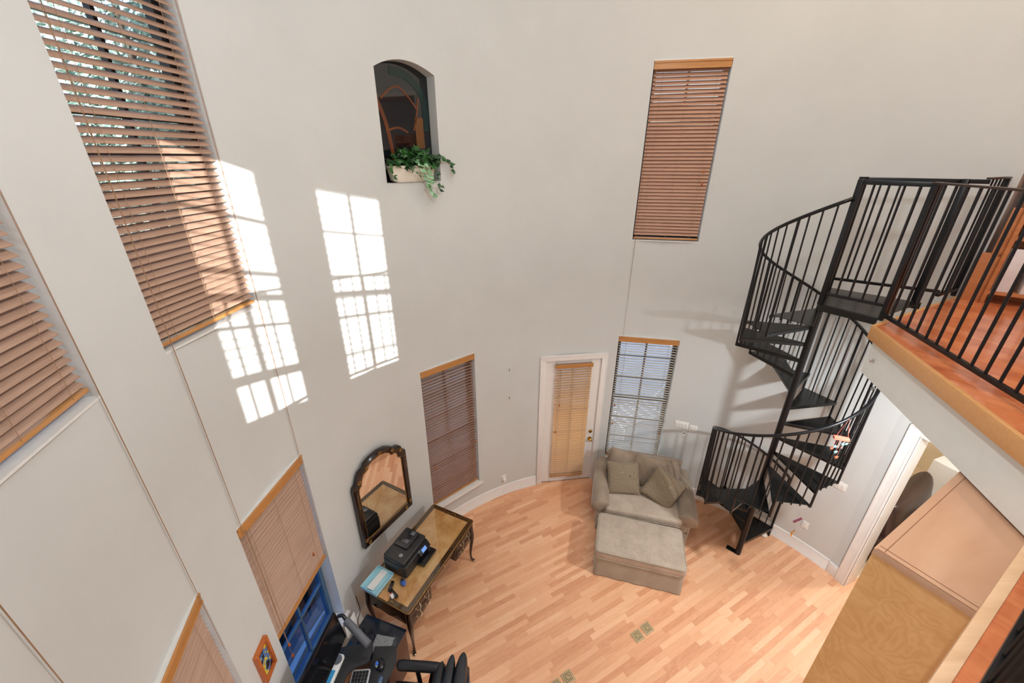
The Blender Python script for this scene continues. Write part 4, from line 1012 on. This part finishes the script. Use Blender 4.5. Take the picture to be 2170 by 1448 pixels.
# floor plates
def fplate(x, y, label):
    t_ = thing('floor_outlet', label, 'floor outlet', (x, y, 0.001), rad(28.5), 'brass floor outlet covers')
    m = MB(); m.box((0, 0, .003), (.128, .118, .006)); m.build('cover_plate', M['vent'], t_, bevel=.002)
    m = MB(); pts = [(.04 * sx, .036 * sy, .0065) for sx, sy in ((-1, -1), (1, -1), (1, 1), (-1, 1), (-1, -1))]; m.tube(pts, .0022, 5)
    m.tube([(.024 * cos(a), .024 * sin(a), .0065) for a in [k * pi / 8 for k in range(17)]], .0022, 5); m.tube([(.012, -.02, .0065), (.03, -.03, .0065)], .002, 5)
    m.build('engraved_ring', M['vent_d'], t_)
fplate(1.513, 2.905, 'brass floor outlet cover, left one of the pair nearest the ottoman')
fplate(1.652, 2.992, 'brass floor outlet cover, right one of the pair nearest the ottoman')
fplate(.635, 2.487, 'brass floor outlet cover at the bottom edge, right one')
fplate(.50, 2.405, 'brass floor outlet cover at the bottom edge, nearest the black chair')

# ------------------------------------------------------------------ wind chimes and hangings
def wpol(a, r, z): return (PX + r * cos(rad(a)), PY + r * sin(rad(a)), z)
wc = thing('wind_chime', 'coral wooden wind chime with aqua and orange starfish hanging from the handrail', 'wind chime', wpol(276, SR + .03, 2.58), 0)
m = MB(); m.box((0, 0, 0), (.13, .045, .03), rad(-20)); m.build('top_bar', M['coral'], wc, bevel=.002)
m = MB(); m.tube([(-.05, .015, .01), (0, .0, .24), (.05, -.02, .01)], .002, 5)
sp_ = [(-.045, .01, -.13, 'orange'), (-.03, .0, -.10, 'aqua'), (.0, .0, -.17, 'aqua'), (.02, -.01, -.23, 'orange'), (.03, -.01, -.06, 'aqua'), (.055, -.02, -.05, 'aqua')]
for x, y, z, c in sp_: m.tube([(x, y, 0), (x, y, z)], .001, 4)
m.build('string', M['coral'], wc)
for x, y, z, c in sp_:
    m = MB(); pts = [(x + (.022 if k % 2 == 0 else .008) * sin(k * pi / 5), z + (.022 if k % 2 == 0 else .008) * cos(k * pi / 5)) for k in range(10)]; m.prismxz(pts, y - .004, y + .004); m.build('starfish', M[c], wc)
wc = thing('wind_chime', 'small plum-coloured wind chime hanging under the stair tread tip', 'wind chime', wpol(268, SR + .02, 1.44), 0)
m = MB(); m.box((0, 0, 0), (.10, .018, .018), M=Matrix.Rotation(rad(-35), 3, 'Y')); m.build('top_bar', M['plum'], wc, bevel=.002)
m = MB(); m.tube([(-.03, 0, .02), (-.0, 0, .10), (.03, 0, -.02)], .001, 4); m.tube(sp([(.04, 0, .2), (.0, 0, .2), (-.03, 0, .17), (0, 0, .14), (.0, 0, .11)], 4), .002, 5); m.tube([(0, 0, 0), (0, 0, -.22)], .001, 4); m.build('string', M['chrome'], wc)
for x, z in ((-.012, -.2), (.012, -.17), (.0, -.23)):
    m = MB(); m.box((x, 0, z), (.018, .006, .035), rad(20)); m.build('tinkler', M['brass'], wc)
cs_ = thing('crystal_strand', 'strand of square glass crystals hanging beside the spiral staircase', 'hanging ornament', (3.75, 3.60, 3.36), 0)
m = MB(); m.tube([(0, 0, 0), (0, 0, -.95)], .001, 4); m.build('string', M['chrome'], cs_)
M['crystal'] = glass('cut_crystal', (.75, .85, .9, 1), .35)
for z in (-.03, -.38, -.6, -.82):
    m = MB(); m.lathe([(0, .028), (.026, 0), (0, -.028)], (0, 0, z), 4); m.build('crystal', M['crystal'], cs_)
    m = MB(); m.ell((0, 0, z), (.009, .009, .009)); m.build('bead', M['brass'], cs_)
sh = thing('seashell', 'small white seashell on the floor behind the first stair tread', 'shell', (3.80, 4.30, 0)); m = MB(); m.lathe([(0, .0), (.04, .006), (.05, .022), (.03, .045), (.0, .05)], (0, 0, 0), 12); m.build('shell_body', M['pot'], sh, smooth=True)

# ------------------------------------------------------------------ workstation at the lower left
ws = thing('computer_workstation', 'black computer workstation under the half-covered window', 'workstation', (-1.48, 2.0, 0))
def wl(*pts): return [(x + 1.48, y - 2.0) for x, y in pts]
m = MB(); m.prism(wl((-1.78, 2.33), (-1.60, 2.395), (-1.39, 2.41), (-1.345, 2.385), (-1.345, 2.26), (-1.37, 2.235), (-1.47, 2.20), (-1.515, 2.15), (-1.53, 2.05), (-1.53, 1.6), (-1.8, 1.6), (-1.86, 1.9)), .735, .76); m.build('worktop', M['plastic'], ws, bevel=.006)
m = MB(); m.prism(wl((-1.345, 2.405), (-1.15, 2.41), (-1.115, 2.38), (-1.095, 2.27), (-1.12, 2.15), (-1.17, 2.05), (-1.18, 1.65), (-1.50, 1.65), (-1.50, 2.11), (-1.40, 2.14), (-1.335, 2.2)), .70, .722); m.build('keyboard_tray', M['plastic'], ws, bevel=.006)
m = MB(); m.cyl((-.05, -.1, .03), (-.05, -.1, .735), .04, n=16); m.box((-.05, -.1, .69), (.1, .3, .02)); m.bar((-.05, -.05, .67), (.15, 0, .67), .05, .03); m.build('post', M['plastic_d'], ws)
m = MB(); m.box((-.05, -.1, .015), (.5, .5, .03)); m.build('base', M['plastic_d'], ws, bevel=.005)
kb = thing('keyboard', 'silver keyboard with black keys on the workstation tray', 'keyboard', (-1.385, 1.98, .723), rad(-86))
m = MB(); m.prism(rpoly(-.22, .085, .22, -.085, .02), 0, .014); m.build('body', M['silver'], kb, bevel=.004)
for r_ in range(5):
    for k in range(14):
        m = MB(); m.box((-.19 + k * .0292, -.058 + r_ * .029, .0185), (.024, .024, .009)); m.build('key', M['plastic_d'], kb)
tb = thing('trackball_mouse', 'grey trackball mouse with a blue ball on the workstation tray', 'mouse', (-1.232, 2.235, .723), rad(-70))
m = MB(); m.ell((0, 0, .024), (.055, .038, .024)); m.build('body', M['plastic_d'], tb, smooth=True)
m = MB(); m.ell((-.008, -.03, .026), (.03, .022, .018)); m.build('ball_ring', M['silver'], tb, smooth=True)
m = MB(); m.ell((-.008, -.03, .038), (.016, .016, .016)); m.build('ball', plain('blue_ball', srgb(40, 110, 220), .15), tb, smooth=True)
ph = thing('desk_phone', 'white desk device with a round dark dial and blue screen beside the monitor', 'phone', (-1.655, 2.10, .76), rad(-97))
m = MB(); m.prism(rpoly(-.2, .045, .2, -.045, .02), 0, .04); m.build('body', M['plate'], ph, bevel=.008)
m = MB(); m.cyl((-.145, 0, .04), (-.145, 0, .052), .042, n=24); m.build('dial', M['grey_pl'], ph, smooth='auto')
m = MB(); m.box((.02, 0, .041), (.16, .055, .003)); m.build('screen', emit('blue_lcd', srgb(60, 150, 200), .55), ph)
ov = thing('computer_mouse', 'small oval teal and violet mouse near the front of the workstation tray', 'mouse', (-1.20, 2.10, .723), rad(80)); m = MB(); m.ell((0, 0, .019), (.045, .024, .019)); m.build('body', plain('teal_violet_shell', srgb(70, 90, 120), .3, var=.4, vs=30), ov, smooth=True)

mn = thing('monitor', 'thin black computer monitor seen edge-on in front of the window', 'monitor', (-1.665, 2.11, .765), rad(84))
Rt = Matrix.Rotation(rad(-8), 3, 'X')
m = MB(); m.box((0, 0, .30), (.60, .03, .36), M=Rt); m.build('screen_housing', M['plastic_d'], mn, bevel=.005)
m = MB(); m.box((0, -.017, .297), (.57, .003, .33), M=Rt); m.build('screen', plain('dark_screen', (.004, .004, .006, 1), .12), mn)
m = MB(); m.cyl((-.1, .06, .0), (-.1, .06, .3), .02, n=12); m.bar((-.1, .05, .28), (0, .0, .3), .05, .06); m.build('stand', M['plastic'], mn)
la = thing('desk_lamp_arm', 'thick grey cylindrical lamp arm reaching out behind the monitor', 'lamp arm', (-1.50, 2.50, .62))
m = MB(); m.cyl((.05, -.02, 0), (.05, -.02, .02), .05, n=20); m.cyl((.05, -.02, .02), (.05, -.02, .3), .012, n=10); m.build('base', M['plastic'], la)
m = MB(); m.cyl((-.10, -.03, .40), (.16, -.2, .32), .036, n=20); m.build('arm_tube', M['grey_pl'], la, smooth='auto')
m = MB(); m.tube(sp([(-.10, -.03, .40), (-.14, -.0, .43), (-.19, .0, .42)], 4), .018, 10); m.build('joint', M['plastic'], la, smooth=True)
ca = thing('low_cabinet', 'low dark cabinet with a glossy black top between desk and workstation', 'cabinet', (-1.38, 2.53, 0), rad(-19))
m = MB(); m.box((0, 0, .3), (.48, .34, .6)); m.build('body', plain('dark_brown_veneer', srgb(70, 40, 26), .35), ca, bevel=.003)
m = MB(); m.box((0, 0, .61), (.50, .36, .02)); m.build('top', plain('glossy_blue_black', srgb(20, 26, 38), .12), ca, bevel=.003)
t = NT('striped_cloth'); w_ = t.n('ShaderNodeTexWave'); w_.inputs['Scale'].default_value = 30; w_.inputs['Distortion'].default_value = 6; t.l(t.coord(), w_.inputs[0]); t.set(t.ramp(w_.outputs[1], [(.4, srgb(30, 32, 36)), (.6, srgb(170, 172, 170))]), .8)
cl = thing('striped_cloth', 'black and white striped cloth folded on the low dark cabinet', 'cloth', (-1.30, 2.47, .621), rad(-10)); m = MB(); cushion(m, (0, 0, .008), .2, .17, .016, seed=4, pinch=.02); m.build('fabric', t.mat, cl, smooth=True)
pp = thing('paper_sheet', 'white paper standing on the sill end behind the monitor arm', 'paper', (-1.66, 2.62, .49), rad(75)); m = MB(); m.box((0, 0, .15), (.16, .003, .3)); m.build('sheet', M['paper'], pp)
cbk = thing('cable', 'black power cable hanging behind the desk corner down to the floor', 'cable', (-1.72, 2.93, 0)); m = MB()
m.tube(sp([(.0, .0, .70), (.03, -.03, .5), (-.02, -.05, .3), (.02, -.02, .1), (.10, .0, .02), (.2, .03, .012)], 8), .004, 6); m.build('wire', M['plastic_d'], cbk, smooth=True)
cbk = thing('cable', 'black cable coiled on top of the low cabinet', 'cable', (-1.46, 2.56, .622)); m = MB()
m.tube(sp([(.05 * cos(k * .8) * (1 + .1 * sin(k * 1.7)), .04 * sin(k * .8), .006 + .003 * k) for k in range(14)] + [(-.06, .06, .02), (-.1, .03, .01)], 5), .004, 6); m.build('wire', M['plastic_d'], cbk, smooth=True)
cbk = thing('cable', 'pale cable lying on the floor below the desk corner', 'cable', (-1.62, 3.02, 0)); m = MB()
m.tube(sp([(0, 0, .004), (.08, .05, .004), (.12, -.02, .02), (.2, .04, .004), (.27, .0, .004)], 8), .0035, 6); m.build('wire', M['paper'], cbk, smooth=True)

# office chair (faces the monitor, -x)
ch = thing('office_chair', 'black leather office chair seen from above at the bottom edge', 'chair', (-.86, 1.93, 0), rad(-4))
m = MB(); cushion(m, (0, 0, .50), .54, .54, .16, seed=5, pinch=.02, p=4); m.build('seat', M['leather'], ch, smooth=True, merge=True)
for k_, (xx, zt_, th_k, nm_) in enumerate(((.20, .98, .12, 'lumbar_pad'), (.29, 1.07, .11, 'back_pad'), (.39, 1.09, .14, 'backrest'))):
    m = MB(); hh = zt_ - .5; cushion(m, (xx, 0, .5 + hh / 2), hh, .46 + .03 * k_, th_k, Matrix.Rotation(rad(-82), 3, 'Y'), seed=60 + k_, pinch=.0, p=4, e=.3, n=22); m.build(nm_, M['leather'], ch, smooth=True, merge=True)
m = MB(); m.tube([(.44, -.2, .93), (.46, -.1, .96), (.465, 0, .965), (.46, .1, .96), (.44, .2, .93)], .045, 12); m.build('headrest_band', M['leather'], ch, smooth=True)
for sy in (-1, 1):
    m = MB(); m.tube(sp([(-.24, sy * .32, .66), (-.2, sy * .32, .672), (0, sy * .32, .68), (.16, sy * .32, .675), (.22, sy * .32, .66)], 4), [.02, .036, .044, .046, .047, .047, .047, .047, .047, .047, .047, .047, .046, .044, .042, .036, .02], 14); m.build('armrest', M['leather'], ch, smooth=True)
    m = MB(); m.bar((-.05, sy * .3, .64), (-.02, sy * .26, .44), .04, .02); m.bar((.1, sy * .3, .64), (.06, sy * .26, .44), .04, .02); m.build('arm_bracket', M['plastic_d'], ch)
m = MB(); m.cyl((0, 0, .12), (0, 0, .42), .028, n=14); m.build('gas_lift', M['chrome'], ch, smooth='auto')
m = MB()
for k in range(5):
    a = 2 * pi * k / 5 + .3; m.bar((0, 0, .12), (.3 * cos(a), .3 * sin(a), .075), .05, .03)
m.build('star_base', M['plastic_d'], ch)
for k in range(5):
    a = 2 * pi * k / 5 + .3; m = MB(); x, y = .3 * cos(a), .3 * sin(a); m.cyl((x - .02 * sin(a), y + .02 * cos(a), .03), (x + .02 * sin(a), y - .02 * cos(a), .03), .03, n=14); m.build('caster', M['plastic_d'], ch)

# ------------------------------------------------------------------ things in the hall beyond the doorway
ac = thing('leather_sofa', 'dark brown leather sofa glimpsed through the doorway above the cabinet top', 'sofa', (5.62, 3.86, 0), rad(30))
ac.scale = (1.5, 1.0, 1.0)
m = MB(); m.box((0, 0, .24), (.8, .75, .34)); m.build('base', M['leather_br'], ac, bevel=.05, seg=4)
m = MB(); cushion(m, (0, -.04, .47), .56, .6, .16, seed=2, p=4, pinch=.01); m.build('seat_cushion', M['leather_br'], ac, smooth=True)
m = MB(); cushion(m, (0, .3, .74), .82, .66, .26, Matrix.Rotation(rad(78), 3, 'X'), seed=8, p=5, pinch=.0, e=.3); m.build('backrest', M['leather_br'], ac, smooth=True)
for sx in (-1, 1):
    m = MB(); cushion(m, (sx * .36, 0, .5), .2, .72, .24, seed=3, p=3, pinch=0); m.build('arm', M['leather_br'], ac, smooth=True)
wa = thing('side_cabinet', 'white enamel cabinet seen through the doorway behind the brown leather sofa', 'cabinet', w2(.55, 2.6, 0), ang)
m = MB(); m.box((0, 0, .5), (1.7, .6, 1.0)); m.build('body', M['white_app'], wa, bevel=.01)
m = MB(); m.box((-.0, -.303, .5), (.012, .01, .96)); m.build('door_gap', M['grey_pl'], wa)
dr2 = thing('door_2', None, None, w2(-.02 + dw0, .2, 0), ang + rad(122), kind='structure')
m = MB(); m.box((.45, 0, 1.2), (.9, .04, 2.36)); m.build('door_slab', M['cream'], dr2, bevel=.003)
m = MB(); m.box((.9, -.03, 1.5), (.01, .015, .6)); m.build('door_handle', M['plastic_d'], dr2)

# ------------------------------------------------------------------ lamps
for i, (x, y, z, s_, e_, c_) in enumerate(LAMPS):
    t_ = thing('ceiling_light', 'round white ceiling light %s' % ('over the middle of the room', 'over the loft, warm toned', 'above the near loft edge', 'over the back of the loft', 'above the spiral staircase')[i], 'ceiling light', (x, y, z))
    m = MB(); m.lathe([(0, .055), (s_ * .32, .055), (s_ * .34, .03), (s_ * .32, .0), (s_ * .3, .0)], (0, 0, 0), 32); m.build('fixture_ring', M['trim'], t_, smooth='auto')
    ld = bpy.data.lights.new('lamp', 'AREA'); ld.shape = 'DISK'; ld.size = s_ * .6; ld.energy = e_; ld.color = c_; lo = bpy.data.objects.new('lamp', ld); link(lo, t_); lo.location = (0, 0, -.01)
t_ = thing('ceiling_light', 'hall ceiling light beyond the doorway', 'ceiling light', w2(.7, 1.6, 3.4)); m = MB(); m.lathe([(0, .05), (.2, .05), (.2, 0)], (0, 0, 0), 24); m.build('fixture_ring', M['trim'], t_)
ld = bpy.data.lights.new('lamp', 'AREA'); ld.shape = 'DISK'; ld.size = .38; ld.energy = 60; ld.color = (1, .97, .93); lo = bpy.data.objects.new('lamp', ld); link(lo, t_); lo.location = (0, 0, -.01)
m = MB(); m.box(h3(.6, 1.95, 3.53), (4.6, 3.5, .05), ang); tag(m.build('ceiling_hall', M['ceil']), kind='structure')
for i, (a, r) in enumerate(((300, 1.6), (10, 2.0))):  # unseen lamps added to brighten the lower walls below the loft
    p = P(a, r); t_ = thing('ceiling_light', 'unseen added fill light under the loft %s' % ('near the cabinet', 'near the doorway')[i], 'ceiling light', (p.x, p.y, 3.515))
    m = MB(); m.lathe([(0, .012), (.09, .012), (.09, 0)], (0, 0, 0), 20); m.build('fixture_ring', M['trim'], t_)
    ld = bpy.data.lights.new('lamp', 'AREA'); ld.shape = 'DISK'; ld.size = .16; ld.energy = 85; ld.color = (.90, .96, 1); lo = bpy.data.objects.new('lamp', ld); link(lo, t_); lo.location = (0, 0, -.012)

t_ = thing('fill_pendant_lamp', 'unseen pendant lamp placed above the open well of the room to fill the walls', 'pendant lamp', (.6, 1.3, 6.35))  # unseen lamp placed to throw side light on walls and loft fascia
m = MB(); m.cyl((0, 0, .2), (0, 0, CEIL - 6.35), .006, n=8); m.cyl((0, 0, .12), (0, 0, .22), .04, .02, n=16); m.build('stem', M['bronze'], t_)
m = MB(); m.lathe([(.02, .14), (.1, .11), (.135, .05), (.13, .0), (.128, .0), (.133, .05), (.098, .107), (.02, .135)], (0, 0, .0), 24); m.build('shade', M['trim'], t_, smooth=True)
ld = bpy.data.lights.new('lamp', 'POINT'); ld.shadow_soft_size = .11; ld.energy = 122; ld.color = (.90, .96, 1); lo = bpy.data.objects.new('lamp', ld); link(lo, t_); lo.location = (0, 0, -.14)

# ------------------------------------------------------------------ outside
m = MB(); m.box((0, 0, -.2), (60, 60, .1)); tag(m.build('ground', M['soil']), 'dark garden ground outside the windows', 'ground', kind='structure')
def arc_pave(nm, a0, a1, r0, r1, z, mat, lb):
    m = MB()
    for a in range(a0, a1, 3): m.prism([tuple(P(a, R + r0)), tuple(P(a, R + r1)), tuple(P(a + 3, R + r1)), tuple(P(a + 3, R + r0))], -.15, z)
    tag(m.build(nm, M[mat]), lb, nm, kind='structure')
arc_pave('path', 162, 228, .27, .56, -.05, 'concrete', 'pale paved strip along the wall outside the lower left windows')
M['kerb'] = plain('grey_stone_kerb', srgb(104, 98, 108), .8)
arc_pave('kerb', 162, 228, .565, .72, -.03, 'kerb', 'grey stone kerb outside the lower left windows')
arc_pave('patio', 60, 108, .27, 9, -.05, 'concrete', 'pale paved patio outside the door')
def leaves(m, c, r, n, s):
    for k in range(n):
        while True:
            q = Vector((random.uniform(-1, 1), random.uniform(-1, 1), random.uniform(-1, 1)))
            if .35 < q.length < 1: break
        p = Vector((c[0] + q.x * r[0], c[1] + q.y * r[1], c[2] + q.z * r[2])); d_ = Vector((random.gauss(0, 1), random.gauss(0, 1), random.gauss(0, 1))).normalized(); a = d_.orthogonal().normalized() * s * random.uniform(.6, 1.3); b = d_.cross(a).normalized() * s * .5
        m.add([p - a, p + b, p + a, p - b], [(0, 1, 2, 3)])
def tree(x, y, h, r, n, label, s=.07):
    t_ = thing('tree', label, 'tree', (x, y, -.15)); m = MB(); m.tube(sp([(0, 0, 0), (.1, .05, h * .3), (-.05, .1, h * .6), (0, 0, h)], 4), [.16 - .13 * k / 12 for k in range(13)], 8); m.build('trunk', M['bark'], t_, smooth=True)
    m = MB()
    for k in range(10): leaves(m, (random.uniform(-.42, .42) * r, random.uniform(-.42, .42) * r, h * .75 + random.uniform(-.4, .4) * r), (r * .55, r * .55, r * .5), n // 10, s)
    m.build('foliage', M['tree'], t_)
tree(-4.9, 6.3, 7.4, 2.3, 17000, 'leafy green tree outside the big left blind, nearest the window centre')
tree(-3.4, 11.6, 7.6, 2.3, 8000, 'leafy green tree outside, to the right side of the big left blind')
tree(-9.8, 5.4, 7.4, 2.3, 9000, 'leafy green tree outside the window at the far left edge')
hq = P(176, R + 1.15); hd = thing('hedge', 'dark low hedge outside the window behind the monitor', 'hedge', (hq.x, hq.y, -.15)); m = MB(); st = MB()
for a in range(158, 226, 4):
    q = P(a, R + 1.2); leaves(m, (q.x - hq.x, q.y - hq.y, .22), (.34, .34, .3), 420, .045); st.cyl((q.x - hq.x, q.y - hq.y, 0), (q.x - hq.x + .04, q.y - hq.y, .3), .015, n=6)
m.build('foliage', M['hedge'], hd); st.build('stem', M['bark'], hd)
pt = thing('patio_lounger', 'white metal patio lounger outside the window behind the sofa', 'lounger', (2.9, 7.2, -.05), rad(25))
m = MB(); m.bar((-.9, -.3, .35), (.9, -.3, .35), .05); m.bar((-.9, .3, .35), (.9, .3, .35), .05); m.bar((.5, -.3, .35), (1.1, -.3, .8), .05); m.bar((.5, .3, .35), (1.1, .3, .8), .05)
for k in range(8): m.bar((-.85 + k * .2, -.3, .35), (-.85 + k * .2, .3, .35), .03)
m.build('frame', M['white_app'], pt)
for x in (-.8, .6):
    for y in (-.3, .3):
        m = MB(); m.bar((x, y, 0), (x, y, .35), .05); m.build('leg', M['white_app'], pt)

fe = thing('shade_fence', 'added dark brown board fence giving the shaded view outside the dark blind by the desk', 'fence', (-1.5, 6.6, -.15), rad(18))  # dark boards added in place of the shaded porch outside
for k in range(16):
    m = MB(); m.box((-1.6 + k * .2, 0, .95), (.19, .025, 1.9)); m.build('board', plain('shade_fence_board', srgb(74, 54, 44), .8, var=.2) if k == 0 else bpy.data.materials['shade_fence_board'], fe)
m = MB(); m.box((0, .04, .4), (3.3, .04, .09)); m.box((0, .04, 1.5), (3.3, .04, .09)); m.build('shade_fence_rail', bpy.data.materials['shade_fence_board'], fe)

pw = P(95, R + 1.3); pl_ = thing('blind_glow_lamp', 'lamp added outside the white door to make its blind glow', 'lamp', (pw.x, pw.y, -.05))  # unseen lamp, added so the door blind glows from outside
m = MB(); m.cyl((0, 0, 0), (0, 0, .55), .015, n=10); m.build('post', M['bronze'], pl_)
m = MB(); m.lathe([(0, .78), (.09, .74), (.1, .72), (.0, .74)], (0, 0, 0), 20); m.build('cap', M['bronze'], pl_, smooth='auto')
ld = bpy.data.lights.new('lamp', 'POINT'); ld.shadow_soft_size = .05; ld.energy = 70; ld.color = (1, .93, .82); lo = bpy.data.objects.new('lamp', ld); link(lo, pl_); lo.location = (0, 0, .64)
